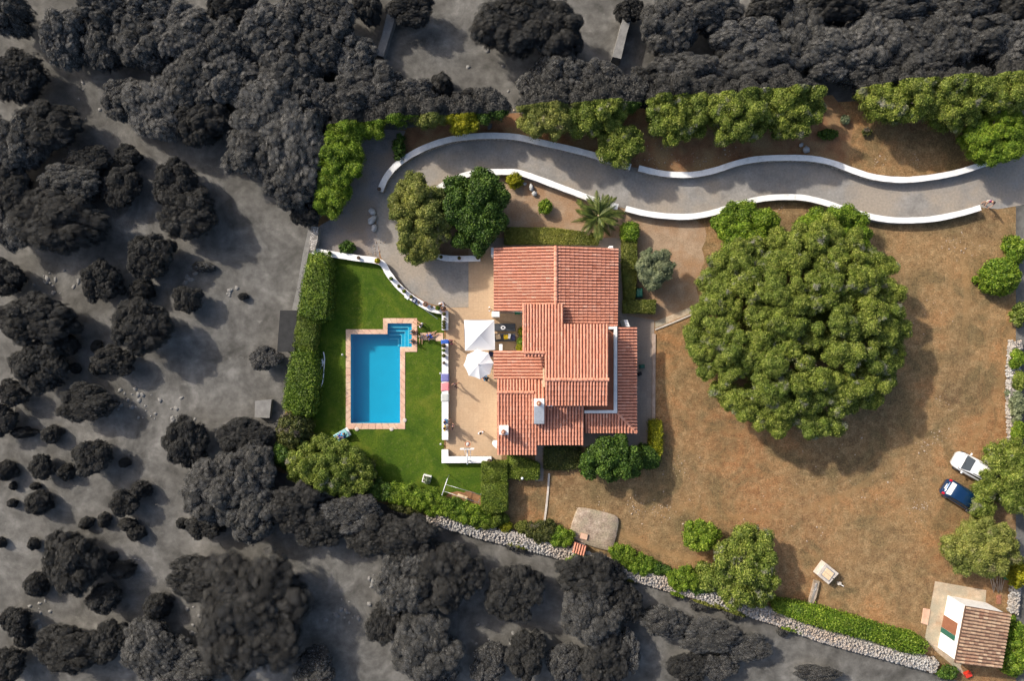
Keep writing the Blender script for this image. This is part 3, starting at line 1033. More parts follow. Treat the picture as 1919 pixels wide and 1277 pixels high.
# low west roofs
slope(house, [(1020, 657.5, 3.75), (1020, 711, 3.75)], [(925.5, 657.5, 2.85), (925.5, 711, 2.85)])
slope(house, [(931.5, 735.5, 3.85), (1000.5, 735.5, 3.85)], [(931.5, 711.5, 3.45), (1000.5, 711.5, 3.45)])
slope(house, [(1000.5, 748, 3.98), (1020.5, 748, 3.98)], [(1000.5, 711.5, 3.45), (1020.5, 711.5, 3.45)])
ridge(house, (931, 735.8, 3.88), (1000.5, 735.8, 3.88), 0.14)
slope(house, [(931.5, 736, 3.85), (1007, 736, 3.85)], [(931.5, 852.5, 2.65), (1007, 852.5, 2.65)])
slope(house, [(1007, 752, 3.69), (1094.5, 752, 3.69)], [(1007, 834, 2.84), (1094.5, 834, 2.84)])
# veranda roof, hipped at the corner
slope(house, [(1157, 613.5, 3.2), (1157, 775, 3.2)], [(1193, 613.5, 2.6), (1193, 775, 2.6)])
slope(house, [(1157, 775, 3.2), (1193, 811.5, 2.6)], [(1193, 775, 2.6), (1193.2, 811.6, 2.6)])
slope(house, [(1095.5, 775.5, 3.2), (1156.5, 775.5, 3.2)], [(1095.5, 811.5, 2.6), (1156.5, 811.5, 2.6)])
slope(house, [(1156.5, 775.5, 3.2), (1192.8, 811.5, 2.6)], [(1156.5, 811.5, 2.6), (1193, 811.7, 2.6)])
ridge(house, (1156.5, 774.5, 3.22), (1193, 811.5, 2.62), 0.12)
link('flat_roof', prism('flat_roof', px([(1138, 613), (1153, 613), (1153, 772), (1092, 772), (1092, 757), (1138, 757)], 3.0), 2.9, 3.0), house, 'flatroof')
link('parapet', prism('parapet', px([(1151, 612), (1156.8, 612), (1156.8, 775.2), (1095, 775.2), (1095, 770), (1151, 770)], 3.45), 2.95, 3.45, 0.02), house, 'white2')
link('parapet', prism('parapet', px([(1140.5, 612.5), (1150.8, 612.5), (1150.8, 617.5), (1140.5, 617.5)], 3.40), 2.95, 3.40, 0.02), house, 'white2')
# small bright wall ends and buttresses seen past the eaves
for q, h in (([(920, 464), (926, 464), (926, 478), (920, 478)], 2.2), ([(921.5, 583.5), (936, 584), (936, 594), (921.5, 594)], 2.4), ([(922, 832), (931, 832), (931, 842), (924, 836)], 2.2),
             ([(1169, 600), (1176, 600), (1181, 613), (1173, 613)], 2.2), ([(1142, 461), (1149, 461), (1149, 466), (1142, 466)], 2.6), ([(935.5, 645.5), (941.5, 645.5), (941.5, 658), (935.5, 658)], 2.3)):
    link('buttress', prism('buttress', px(q, h), 0.0, h, 0.02), house, 'white')


def chimney_pot(parent, x, y, z, r=0.17):
    o = link('chimney_pot', lathe('chimney_pot', [(r * 1.15, 0), (r * 1.2, 0.10), (r, 0.16), (r * 0.95, 0.34), (r * 1.25, 0.40), (r * 1.25, 0.46), (r * 0.7, 0.47), (r * 0.65, 0.30)], 14), parent, 'clay')
    o.location = W(x, y, z)
    c = link('pot_cap', lathe('pot_cap', [(0.10, 0.44), (0.10, 0.50), (0.02, 0.54)], 10), o, 'coping')


# long chimney with a sloping shoulder, and the small square chimney
bm = bmesh.new()
zb, zt = 3.0, 5.35
A = [W(1000.8, 747.5, zt), W(1020, 747.5, zt), W(1020, 762, zt), W(1000.8, 762, zt)]
Bt = [W(1020, 795, 3.95), W(1000.8, 795, 3.95)]
lo = [W(1000.8, 747.5, zb), W(1020, 747.5, zb), W(1020, 795, zb), W(1000.8, 795, zb)]
v = [bm.verts.new(p) for p in A + Bt + lo]
for f in ((3, 2, 1, 0), (2, 3, 5, 4), (0, 1, 7, 6), (4, 5, 9, 8), (1, 2, 4, 8, 7), (3, 0, 6, 9, 5)):
    bm.faces.new([v[i] for i in f])
bmesh.ops.bevel(bm, geom=bm.edges[:], offset=0.02, segments=1, affect='EDGES')
ch = link('chimney', bmesh_to('chimney', bm), house, 'white')
chimney_pot(ch, 1009.5, 756, zt)
ch = link('chimney', prism('chimney', px([(935.5, 799.5), (953, 799.5), (953, 815.5), (935.5, 815.5)], 4.1), 2.9, 4.1, 0.02), house, 'white')
chimney_pot(ch, 943.5, 809.5, 4.1, 0.16)
o = link('roof_vent', prism('roof_vent', px([(1017.5, 690), (1023.5, 690), (1023, 726), (1018, 726)], 4.1), 3.6, 4.1, 0.02), house, 'beige')
o = link('roof_bracket', box('roof_bracket', -0.24, 0.24, -0.05, 0.05, 0, 0.12), house, 'metal')
o.location = W(1030.5, 760.8, 5.05)
# antenna
o = link('antenna', tube('antenna', [(0, 0, 3.6), (0, 0, 5.3)], 0.02), house, 'metal')
o.location = (*W2(1030, 766, 4.5), 0)

# ------------------------------------------------------------------ hut in the lower right corner
hut = thing('stone_hut', 'small whitewashed hut with an old clay tile roof in the lower right corner', 'hut')
RB = [(1814, 1139), (1889, 1153), (1872, 1249), (1794, 1241)]
hb = px(RB, 2.75)
link('wall', prism('wall', [(*hb[0], 2.78), (*hb[1], 2.44), (*hb[2], 2.44), (*hb[3], 2.78)], 0, 2.72, 0.02), hut, 'white')
slope(hut, [(1810, 1137, 2.95), (1789.5, 1244, 2.95)], [(1894, 1151.5, 2.60), (1876, 1254, 2.60)], 0.29, 'tiles_old', 'pan_old')
wa, wb = Vector((*hb[0], 0)), Vector((*hb[3], 0))
dv = (wb - wa).normalized()
nv = Vector((dv.y, -dv.x, 0))
if nv.x > 0:
    nv = -nv


def on_wall(name, t0, t1, z0, z1, dep, mat, off=0.0, parent=hut):
    a, b = wa.lerp(wb, t0) + nv * off, wa.lerp(wb, t1) + nv * off
    return link(name, prism(name, [a[:2], b[:2], (b + nv * dep)[:2], (a + nv * dep)[:2]], z0, z1, 0.008), parent, mat)


dr = on_wall('door', 0.37, 0.60, 0.05, 1.95, 0.05, 'door')
on_wall('shutter', 0.605, 0.70, 0.05, 1.95, 0.06, 'green_paint')
struct('hut_apron', sheet('hut_apron', px([(1752, 1090), (1848, 1107), (1846, 1140), (1800, 1250), (1810, 1270), (1752, 1220), (1733, 1197)]), 0.02), 'apron')
t = thing('doorstep', 'pale pinkish stone slab lying left of the hut apron', 'step')
link('slab', prism('slab', px([(1731, 1141), (1744, 1143.5), (1739, 1173), (1727, 1169)], 0.1), 0, 0.10, 0.015), t, 'coping')

# ------------------------------------------------------------------ stone pad, tiny tiled shed, cistern, trough
pad = thing('stone_pad', 'low rounded grey stone cistern cover in the dry ground by the wall', 'cistern')
P0 = catmull([(*W2(x, y, 0.3), 0) for x, y in ((1082, 956), (1088, 953), (1115, 957), (1146, 965), (1157, 970), (1160, 980), (1156, 1005), (1148, 1030), (1143, 1034), (1110, 1026), (1070, 1009), (1067, 1003), (1074, 976))], 3, True)
c0 = sum(P0, Vector()) / len(P0)
V, F = [], []
for s, z in ((1.0, -0.02), (0.995, 0.22), (0.97, 0.27), (0.6, 0.29), (0.25, 0.30)):
    for p in P0:
        q = c0 + (p - c0) * s
        V.append((q.x, q.y, z + random.uniform(-0.012, 0.012)))
n = len(P0)
for i in range(4):
    for k in range(n):
        F.append((i * n + k, i * n + (k + 1) % n, (i + 1) * n + (k + 1) % n, (i + 1) * n + k))
F.append(tuple(4 * n + k for k in range(n)))
link('mound', pymesh('mound', V, F, True), pad, 'flag')
link('hatch', prism('hatch', px([(1089, 1000), (1102, 1003), (1099.5, 1013), (1087, 1010)], 0.45), 0.30, 0.46, 0.01), pad, 'coping')
sh = thing('well_shed', 'tiny shed roofed with five terracotta tile rows beside the stone pad', 'shed')
link('wall', prism('wall', px([(1076, 1019), (1098, 1025), (1093, 1040), (1072.5, 1034)], 1.0), 0, 1.0), sh, 'rubble')
slope(sh, [(1077, 1016.5, 1.25), (1100, 1024.5, 1.25)], [(1072, 1035, 1.0), (1095.5, 1043, 1.0)], 0.25)
cis = thing('cistern_block', 'square pale concrete cistern with a two leaf wooden hatch in the dry field', 'cistern')
ct = px([(1531, 1078), (1547.2, 1055.5), (1572.3, 1076), (1553, 1096.5)], 0.85)
link('body', prism('body', ct, 0, 0.85, 0.03), cis, 'concrete')
cc = Vector((sum(p[0] for p in ct) / 4, sum(p[1] for p in ct) / 4, 0))
e1 = (Vector((*ct[1], 0)) - Vector((*ct[0], 0))).normalized()
e2 = (Vector((*ct[3], 0)) - Vector((*ct[0], 0))).normalized()


def cis_box(name, u0, u1, v0, v1, z0, z1, mat, par):
    q = [cc + e1 * u + e2 * w for u, w in ((u0, v0), (u1, v0), (u1, v1), (u0, v1))]
    return link(name, prism(name, [p[:2] for p in q], z0, z1, 0.006), par, mat)


fr = cis_box('hatch_frame', -0.48, 0.48, -0.50, 0.50, 0.85, 0.90, 'metal', cis)
cis_box('hatch_leaf', -0.41, -0.012, -0.43, 0.43, 0.90, 0.93, 'plank', fr)
cis_box('hatch_leaf', 0.012, 0.41, -0.43, 0.43, 0.90, 0.93, 'plank', fr)
cis_box('vent_cap', -0.05, 0.05, 0.60, 0.70, 0.85, 0.93, 'darkmetal', cis)
tp = thing('standpipe', 'small white standpipe beside the pale concrete cistern', 'pipe', W(1571, 1093))
link('pipe', tube('pipe', [(0, 0, 0), (0, 0, 0.7), (0.12, -0.04, 0.8)], 0.035), tp, 'whitemetal')
link('base', box('base', -0.16, 0.16, -0.13, 0.13, 0, 0.3, 0.02), tp, 'concrete')
tr = thing('stone_trough', 'narrow weathered stone trough running from the cistern to the hedge', 'trough')
V, F = ribbon([W2(x, y, 0.35) for x, y in ((1532, 1090), (1529, 1105), (1525, 1120), (1519, 1136))], 0.48, -0.02, 0.30, 0.03)
link('body', pymesh('body', V, F), tr, 'flag')
V, F = ribbon([W2(x, y, 0.38) for x, y in ((1531, 1094), (1528, 1107), (1524, 1121), (1520, 1132))], 0.20, 0.29, 0.33, 0.02)
link('channel', pymesh('channel', V, F), tr, 'rubble')

# ------------------------------------------------------------------ plants


def cube_sphere(n):
    V, F, idx = [], [], {}

    def vid(p):
        k = tuple(np.round(p, 5))
        if k not in idx:
            idx[k] = len(V)
            V.append(np.array(p) / np.linalg.norm(p))
        return idx[k]
    g = np.tan(np.linspace(-math.pi / 4, math.pi / 4, n + 1))
    for ax in range(3):
        for sg in (-1, 1):
            for i in range(n):
                for j in range(n):
                    q = []
                    for (u, w) in ((g[i], g[j]), (g[i + 1], g[j]), (g[i + 1], g[j + 1]), (g[i], g[j + 1])):
                        p = [0, 0, 0]
                        p[ax], p[(ax + 1) % 3], p[(ax + 2) % 3] = sg, u, w
                        q.append(vid(p))
                    F.append(q if sg > 0 else q[::-1])
    return np.array(V), np.array(F)


CS3 = cube_sphere(3)


def leaf_cards(P, N, size, jitter=0.55, aspect=0.55):
    """rhombic leaves at P facing roughly along N"""
    n = len(P)
    N = N + RNG.normal(0, jitter, (n, 3))
    N /= np.linalg.norm(N, axis=1, keepdims=True) + 1e-9
    R = RNG.normal(0, 1, (n, 3))
    T = np.cross(N, R)
    T /= np.linalg.norm(T, axis=1, keepdims=True) + 1e-9
    B = np.cross(N, T)
    s = (size * RNG.uniform(0.6, 1.35, n))[:, None]
    V = np.stack([P - T * s, P - B * s * aspect, P + T * s, P + B * s * aspect], 1).reshape(-1, 3)
    F = np.arange(4 * n).reshape(n, 4)
    return V, F


CS6 = cube_sphere(5)


def lobes_to_crown(name, L, leaf=0.11, dens=110, core=0.84, soft=False):
    """L: array of lobes (x,y,z,r). solid lobe cores dressed with leaf cards"""
    L = np.asarray(L)
    Vs, Fs, n = [], [], 0
    v0, f0 = CS6 if soft else CS3
    for (x, y, z, r) in L:
        v = v0 * r * core * RNG.uniform(0.98 if soft else 0.92, 1.02 if soft else 1.08, (len(v0), 1)) * np.array([1, 1, 0.85]) + np.array([x, y, z])
        Vs.append(v)
        Fs.append(f0 + n)
        n += len(v)
    P, N = [], []
    for (x, y, z, r) in L:
        k = int(dens * 4 * math.pi * r * r * 0.68)
        d = RNG.normal(0, 1, (k, 3))
        d /= np.linalg.norm(d, axis=1, keepdims=True)
        d[:, 2] = np.where(d[:, 2] < -0.35, -d[:, 2], d[:, 2])
        p = d * (r * (RNG.uniform(0.60, 1.35, k) if soft else RNG.uniform(0.70, 1.28, k)))[:, None] * np.array([1, 1, 0.88]) + np.array([x, y, z])
        keep = np.ones(k, bool)
        near = L[(np.abs(L[:, 0] - x) < r + L[:, 3]) & (np.abs(L[:, 1] - y) < r + L[:, 3])]
        for (a, b, c, q) in near:
            if (a, b, c) == (x, y, z):
                continue
            keep &= ((p - np.array([a, b, c])) ** 2).sum(1) > (0.80 * q) ** 2
        P.append(p[keep])
        N.append(d[keep])
    P, N = np.concatenate(P), np.concatenate(N)
    if soft:
        N = N * 0.6 + np.array([0, 0, 0.5])
    v, f = leaf_cards(P, N, leaf, 0.22 if soft else 0.6, 1.0 if soft else 0.55)
    Vs.append(v)
    Fs.append(f + n)
    me = npmesh(name, np.concatenate(Vs), np.concatenate(Fs), soft)
    if soft:
        a = me.attributes.new('spray', 'FLOAT_VECTOR', 'POINT')
        q = np.zeros((n + len(v), 3), np.float32)
        q[n:] = np.tile(np.array([(-1, 0, 0), (0, -1, 0), (1, 0, 0), (0, 1, 0)], np.float32), (len(v) // 4, 1))
        a.data.foreach_set('vector', q.ravel())
    return me


def dome_lobes(rx, ry, ht, lr, z0=0.35, flat=0.55, gap=0.62, rag=0.10):
    """lobes spread over a dome of half-axes rx, ry and height ht, seen from above as cauliflower heads"""
    out = []
    n_try = int(14 * rx * ry / (lr * lr)) + 40
    pts = []
    for _ in range(n_try * 4):
        a = random.uniform(0, 2 * math.pi)
        rho = math.sqrt(random.random()) * random.uniform(1 - rag, 1.0)
        x, y = rx * rho * math.cos(a), ry * rho * math.sin(a)
        r = lr * random.uniform(0.65, 1.25)
        ok = all((x - u) ** 2 + (y - w) ** 2 > (gap * (r + s)) ** 2 for u, w, s in pts)
        if ok:
            pts.append((x, y, r))
    for x, y, r in pts:
        rho = min(1.0, math.hypot(x / rx, y / ry))
        e = max(0.25, 1 - 0.25 * rho)
        z = z0 + (ht - z0) * (1 - rho ** 2.4) ** flat * random.uniform(0.86, 1.0) - r * 0.5
        out.append((x * (1 - 0.35 * r / max(rx, r)), y * (1 - 0.35 * r / max(ry, r)), max(z, r * 0.55), r * e))
        if rho > 0.55 and ht > 1.6:
            out.append((x * 0.86, y * 0.86, max(z * 0.5, r * 0.6), r * 1.05))
    m = max(0.3, min(rx, ry) * 0.5)
    for a in np.linspace(0, 2 * math.pi, 7)[:-1]:
        out.append((rx * 0.42 * math.cos(a), ry * 0.42 * math.sin(a), max(ht * 0.42, 0.2), min(m, ht * 0.42)))
    out.append((0, 0, ht * 0.45, min(m * 1.2, ht * 0.46)))
    return out


def clump_lobes(rx, ry, ht, big, small, extra=()):
    """two-level crown: large heads of uneven height, each built of small knobs"""
    heads, out = [], []
    f1, f2, f3 = (random.uniform(0, 6.28) for _ in range(3))
    for _ in range(900):
        a = random.uniform(0, 2 * math.pi)
        rho = math.sqrt(random.random())
        r = big * random.uniform(0.55, 1.25)
        rho *= 0.94 + 0.07 * math.sin(2 * a + f1) + 0.06 * math.sin(3 * a + f2) + 0.05 * math.sin(7 * a + f3)
        x, y = (rx - 0.75 * r) * rho * math.cos(a), (ry - 0.75 * r) * rho * math.sin(a)
        if all((x - u) ** 2 + (y - w) ** 2 > (0.62 * (r + q)) ** 2 for u, w, q in heads):
            heads.append((x, y, r))
    for h in extra:
        if all((h[0] - u) ** 2 + (h[1] - w) ** 2 > (0.45 * (h[2] + q)) ** 2 for u, w, q in heads):
            heads.append(h)
    for x, y, r in heads:
        rho = min(1.0, math.hypot(x / rx, y / ry))
        zc = ht * (1 - rho ** 2.6 * 0.42) * random.uniform(0.80, 1.0) - r * 0.85
        zc = max(zc, r * 0.5)
        out.append((x, y, zc, r * 0.80))
        if zc > 1.2:
            out.append((x * 0.94, y * 0.94, zc * 0.5, r * 0.8))
        n = int(16 * (r / small) ** 2 * 0.14) + 5
        for _ in range(n):
            th = random.uniform(0, 2 * math.pi)
            el = math.asin(random.uniform(-0.15, 1.0))
            q = small * random.choice((0.55, 0.7, 0.85, 1.0, 1.25, 1.6)) * random.uniform(0.9, 1.1)
            d = r * random.uniform(0.72, 0.95)
            out.append((x + d * math.cos(el) * math.cos(th), y + d * math.cos(el) * math.sin(th), max(0.2, zc + 0.85 * d * math.sin(el)), q))
    out.append((0, 0, ht * 0.35, min(rx, ry, ht * 0.8) * 0.45))
    return out


def trunk_mesh(h, r, spread):
    V, F, n = [], [], 0
    parts = [[(0, 0, -0.05), (0.04, 0.02, h * 0.3), (0.02, 0.06, h * 0.5)]]
    for k in range(5):
        a = 2 * math.pi * k / 5 + random.uniform(-0.4, 0.4)
        parts.append([(0.02, 0.04, h * 0.42), (spread * 0.25 * math.cos(a), spread * 0.25 * math.sin(a), h * 0.58), (spread * 0.5 * math.cos(a), spread * 0.5 * math.sin(a), h * 0.78)])
    for i, p in enumerate(parts):
        me = tube('t', p, r if i == 0 else r * 0.5, 6, r * 0.7 if i == 0 else r * 0.2)
        V += [v.co[:] for v in me.vertices]
        F += [tuple(q + n for q in pl.vertices) for pl in me.polygons]
        n = len(V)
        bpy.data.meshes.remove(me)
    return pymesh('trunk', V, F, True)


def tree(name, label, x, y, rx, ry, ht, kind, lr=0.75, leaf=0.11, dens=110, cat='tree', group=None, flat=0.55, rz=0.0, lobes=None, gap=0.62, rag=0.10, clump=None, heads=()):
    zc = ht * 0.6
    k = S * (1 - zc / H)
    t = thing(name, label, cat, (*W2(x, y, zc), 0.0), rz, group)
    L = clump_lobes(rx * k, ry * k, ht, clump, lr, [(a * k, -b * k, c) for a, b, c in heads]) if clump else dome_lobes(rx * k, ry * k, ht, lr, flat=flat, gap=gap, rag=rag)
    if lobes:
        for (dx, dy, z, r) in lobes:
            L.append((dx * k, -dy * k, z, r))
    link('crown', lobes_to_crown('crown', L, leaf, dens), t, LEAF[kind])
    link('trunk', trunk_mesh(ht, 0.05 + 0.03 * ht, min(rx, ry) * k), t, 'bark')
    return t


# trees and shrubs of the estate: the great mastic first
tree('mastic_tree', 'huge spreading grey green tree mass in the middle of the dry field', 1500, 616, 216, 212, 7.2, 'mastic', 0.27, 0.060, 340, clump=0.95, heads=[(-165, -95, 1.0), (-150, -125, 0.9), (-125, -110, 1.1), (-115, -145, 0.9), (-80, -150, 1.1), (-90, -115, 1.1), (-40, -165, 1.0), (-45, -130, 1.1), (0, -165, 1.0), (0, -130, 1.1), (50, -165, 1.0), (50, -130, 1.1), (95, -150, 1.0), (100, -115, 1.1), (135, -120, 1.0), (160, -85, 1.0), (185, -45, 1.0), (190, 0, 1.0), (185, 50, 0.9), (165, 95, 1.0), (130, 130, 1.0), (-190, -40, 0.9), (-195, 20, 0.9), (-180, 70, 0.9), (-40, 185, 0.9), (20, 190, 0.9), (70, 178, 0.9), (-90, 165, 0.9), (-140, 120, 1.0)])
tree('mastic_shrub', 'leafy green shrub by the driveway wall, left lobe above the huge tree', 1404, 436, 60, 64, 3.2, 'green', 0.32, 0.08, 200, 'shrub', clump=0.95)
tree('mastic_shrub', 'leafy green shrub by the driveway wall, right lobe above the huge tree', 1553, 442, 76, 64, 3.4, 'green', 0.35, 0.08, 200, 'shrub', clump=1.05)
tree('mastic_shrub', 'very small green shrub just left of the shrubs above the huge tree', 1347, 418, 15, 16, 1.4, 'green', 0.35, 0.08, 140, 'shrub')
tree('olive_tree', 'loose pale olive green tree left of the dark round tree by the driveway', 788, 408, 62, 84, 4.6, 'olive', 0.30, 0.075, 220, clump=1.0)
tree('carob_tree', 'dense dark green round tree between the driveway and the villa', 890, 393, 66, 74, 5.0, 'carob', 0.33, 0.10, 190, clump=1.15)
tree('carob_tree', 'dense dark green round tree at the lower right corner of the villa', 1148, 860, 62, 45, 4.2, 'carob', 0.30, 0.10, 200, clump=0.9)
tree('olive_sapling', 'small silvery olive tree on the gravel east of the villa hedge', 1225, 503, 38, 37, 3.4, 'silver', 0.22, 0.06, 260, clump=0.65)
tree('mastic_tree', 'clumpy green tree by the dry stone wall, left of the cistern', 1394, 1066, 70, 76, 4.2, 'mastic', 0.34, 0.08, 200, clump=1.05)
tree('mastic_shrub', 'round green shrub against the upper left of the clumpy tree by the wall', 1312, 1001, 30, 34, 2.4, 'green', 0.28, 0.08, 200, 'shrub', clump=0.75)
tree('mastic_shrub', 'green shrub between the clumpy tree and the dry stone wall', 1335, 1085, 34, 28, 2.0, 'mastic', 0.45, 0.10, 130, 'shrub')
tree('pine_bush', 'bright green round bush at the right edge of the dry field', 1880, 518, 38, 36, 2.6, 'green', 0.4, 0.10, 150, 'shrub', gap=0.55)
tree('mastic_tree', 'large green tree overhanging the two parked cars', 1908, 892, 62, 78, 4.2, 'mastic', 0.27, 0.07, 250, clump=0.9, heads=[(-64, 66, 0.7), (-54, 34, 0.8), (-48, 68, 0.8)])
tree('olive_tree', 'dull olive green tree above the hut at the right edge', 1842, 1027, 70, 58, 3.8, 'olive', 0.30, 0.075, 210, clump=0.95)
tree('mastic_shrub', 'bright green shrub squeezed between the hut and the right edge', 1906, 1215, 26, 60, 2.2, 'green', 0.5, 0.10, 130, 'shrub')
tree('mastic_shrub', 'yellow green shrub above the hut at the right edge', 1910, 1075, 16, 34, 2.0, 'yellow', 0.4, 0.09, 130, 'shrub')
tree('mastic_shrub', 'narrow green shrub at the right edge above the round bright bush', 1908, 470, 14, 30, 1.8, 'green', 0.4, 0.09, 130, 'shrub')
tree('mastic_shrub', 'narrow grey green shrub at the right edge below the round bright bush', 1910, 590, 12, 26, 1.6, 'mastic', 0.4, 0.09, 130, 'shrub')
tree('mastic_shrub', 'grey green shrub growing over the dry stone wall at the right edge', 1906, 762, 14, 34, 1.5, 'silver', 0.4, 0.09, 130, 'shrub')
for (x, y, rx, ry, h, kd, lab) in ((1905, 672, 11, 20, 1.3, 'green', 'topmost'), (1908, 715, 10, 18, 1.2, 'mastic', 'second from the top'), (1905, 812, 12, 22, 1.4, 'green', 'lowest')):
    tree('wall_shrub', f'small green shrub on the right edge stone wall, {lab}', x, y, rx, ry, h, kd, 0.20, 0.07, 240, 'shrub', clump=0.4)
# roadside trees at the top of the estate
TOP = 'trees along the upper edge of the estate'
for (x, y, rx, ry, h, kd, lab) in (
        (1268, 222, 58, 58, 4.2, 'mastic', 'grey green roadside tree, left of the three big ones above the driveway'),
        (1375, 222, 66, 60, 4.4, 'mastic', 'grey green roadside tree, middle of the three big ones above the driveway'),
        (1480, 212, 56, 58, 4.2, 'mastic', 'grey green roadside tree, right of the three big ones above the driveway'),
        (1030, 225, 56, 50, 4.0, 'olive', 'dusty pale roadside tree hanging over the curved driveway wall'),
        (1115, 222, 52, 52, 4.0, 'mastic', 'dusty green roadside tree just left of the gap in the wall'),
        (1162, 277, 38, 34, 3.0, 'mastic', 'low bushy tree leaning over the end of the wall at the gap'),
        (1175, 195, 34, 30, 3.4, 'carob', 'dark green tree behind the dusty roadside trees above the gap'),
        (1690, 192, 70, 46, 4.2, 'mastic', 'wide green tree at the top right above the bare slope'),
        (1790, 200, 60, 50, 4.2, 'mastic', 'wide green tree at the top right corner of the estate, left of two'),
        (1872, 185, 56, 46, 4.2, 'mastic', 'wide green tree at the top right corner of the estate, right of two'),
        (1868, 258, 58, 48, 3.4, 'green', 'fresh green tree overhanging the driveway at the right edge'),
        (865, 228, 36, 32, 3.0, 'yellow', 'bright yellow green bush above the curved driveway wall'),
        (915, 215, 32, 26, 3.0, 'carob', 'dark green bush right of the yellow bush by the driveway wall'),
        (800, 228, 34, 26, 3.2, 'olive', 'pale olive tree left of the yellow bush at the upper edge'),
        (745, 228, 36, 26, 3.4, 'green', 'green tree above the gravel yard at the upper edge'),
        (690, 236, 34, 26, 3.4, 'green', 'green tree at the top of the gravel yard, second from the corner'),
        (648, 245, 36, 34, 3.8, 'green', 'green tree filling the upper left corner of the estate'),
        (636, 305, 42, 50, 4.4, 'green', 'green tree along the left estate edge beside the gravel yard'),
        (622, 365, 36, 40, 3.4, 'green', 'green tree at the left estate edge above the rubble wall stub')):
    tree('roadside_tree', lab, x, y - (16 if y < 232 else 4), rx * 1.14, ry * 1.14, h * (1.0 if x < 700 else 1.35), kd, 0.27, 0.065, 260, group=TOP, clump=0.85)
# left foot of the lawn
tree('bright_tree', 'bright green tree over the lounger at the lower left of the lawn', 618, 880, 88, 60, 3.4, 'mastic', 0.26, 0.07, 250, clump=0.85)
tree('dark_shrub', 'dark straggly shrub below the left hedge', 548, 810, 36, 42, 2.6, 'darkshrub', 0.45, 0.09, 130, 'shrub', rag=0.25)
tree('dark_shrub', 'dark shrub at the lowest left corner of the estate', 535, 850, 32, 30, 2.2, 'carob', 0.45, 0.09, 130, 'shrub')
tree('grey_shrub', 'dull grey green shrub right of the bright tree at the lawn foot', 668, 890, 34, 36, 2.4, 'darkshrub', 0.4, 0.09, 130, 'shrub')
tree('garden_shrub', 'dark green shrub beside the gravel yard left of the curved wall', 748, 276, 12, 30, 1.6, 'carob', 0.35, 0.09, 140, 'shrub')
tree('garden_shrub', 'small dark green shrub behind the white wall by the gravel yard', 650, 464, 18, 12, 1.0, 'carob', 0.3, 0.08, 150, 'shrub')
tree('garden_shrub', 'round golden yellow shrub beside the driveway wall', 964, 337, 18, 16, 1.1, 'yellow', 0.28, 0.07, 170, 'shrub')
tree('garden_shrub', 'small dark green shrub alone in the tan garden bed', 1022, 388, 14, 15, 1.1, 'green', 0.26, 0.08, 160, 'shrub')
tree('garden_shrub', 'tiny dark shrub on the bare slope above the driveway', 1553, 252, 20, 10, 0.8, 'carob', 0.25, 0.08, 150, 'shrub')
tree('garden_shrub', 'tiny pale agave like shrub on the bare slope under the top trees', 1584, 224, 9, 9, 0.6, 'silver', 0.2, 0.08, 150, 'shrub')
tree('garden_shrub', 'tiny brown tuft on the bare slope beside the dry grass', 1624, 247, 10, 8, 0.5, 'darkshrub', 0.2, 0.07, 150, 'shrub')
tree('garden_shrub', 'small green bush at the end of the dry stone wall by the hut', 1776, 1262, 22, 14, 1.0, 'carob', 0.3, 0.09, 140, 'shrub')
# low growth along the stone wall
WALLG = 'low bushes along the dry stone wall'
for i, (x, y, rx, ry, h, kd) in enumerate((
        (715, 918, 26, 18, 1.6, 'carob'), (752, 926, 30, 18, 1.6, 'green'), (795, 936, 32, 18, 1.6, 'green'), (838, 950, 34, 17, 1.5, 'green'), (885, 964, 34, 17, 1.5, 'green'), (915, 975, 26, 14, 1.3, 'hedge'),
        (760, 950, 26, 12, 1.0, 'darkshrub'), (950, 988, 9, 8, 0.7, 'yellow'), (978, 988, 10, 9, 0.7, 'boxhedge'), (1015, 996, 24, 18, 1.2, 'darkshrub'), (1052, 1008, 22, 14, 1.2, 'green'),
        (975, 1022, 22, 9, 0.7, 'boxhedge'), (1085, 1052, 22, 11, 1.2, 'green'), (1117, 1062, 22, 14, 1.2, 'olive'), (1165, 1038, 20, 18, 1.3, 'green'), (1200, 1058, 24, 16, 1.2, 'green'), (1235, 1068, 16, 10, 0.9, 'carob'),
        (1280, 1085, 26, 20, 1.5, 'green'), (1310, 1095, 20, 16, 1.2, 'carob'), (1190, 1083, 14, 6, 0.6, 'boxhedge'), (1268, 1111, 12, 8, 0.7, 'green'), (1330, 1132, 30, 8, 0.7, 'boxhedge'), (1380, 1150, 20, 8, 0.7, 'boxhedge'), (1480, 1180, 18, 8, 0.7, 'green'))):
    tree('wall_bush', f'low leafy bush along the dry stone wall, {ORD[i] if i < 22 else ("twenty-third", "twenty-fourth")[i - 22]} counted from the lawn end', x, y, rx * 1.28, ry * 1.12, h, kd, 0.20, 0.065, 260, 'bush', WALLG, clump=0.42)


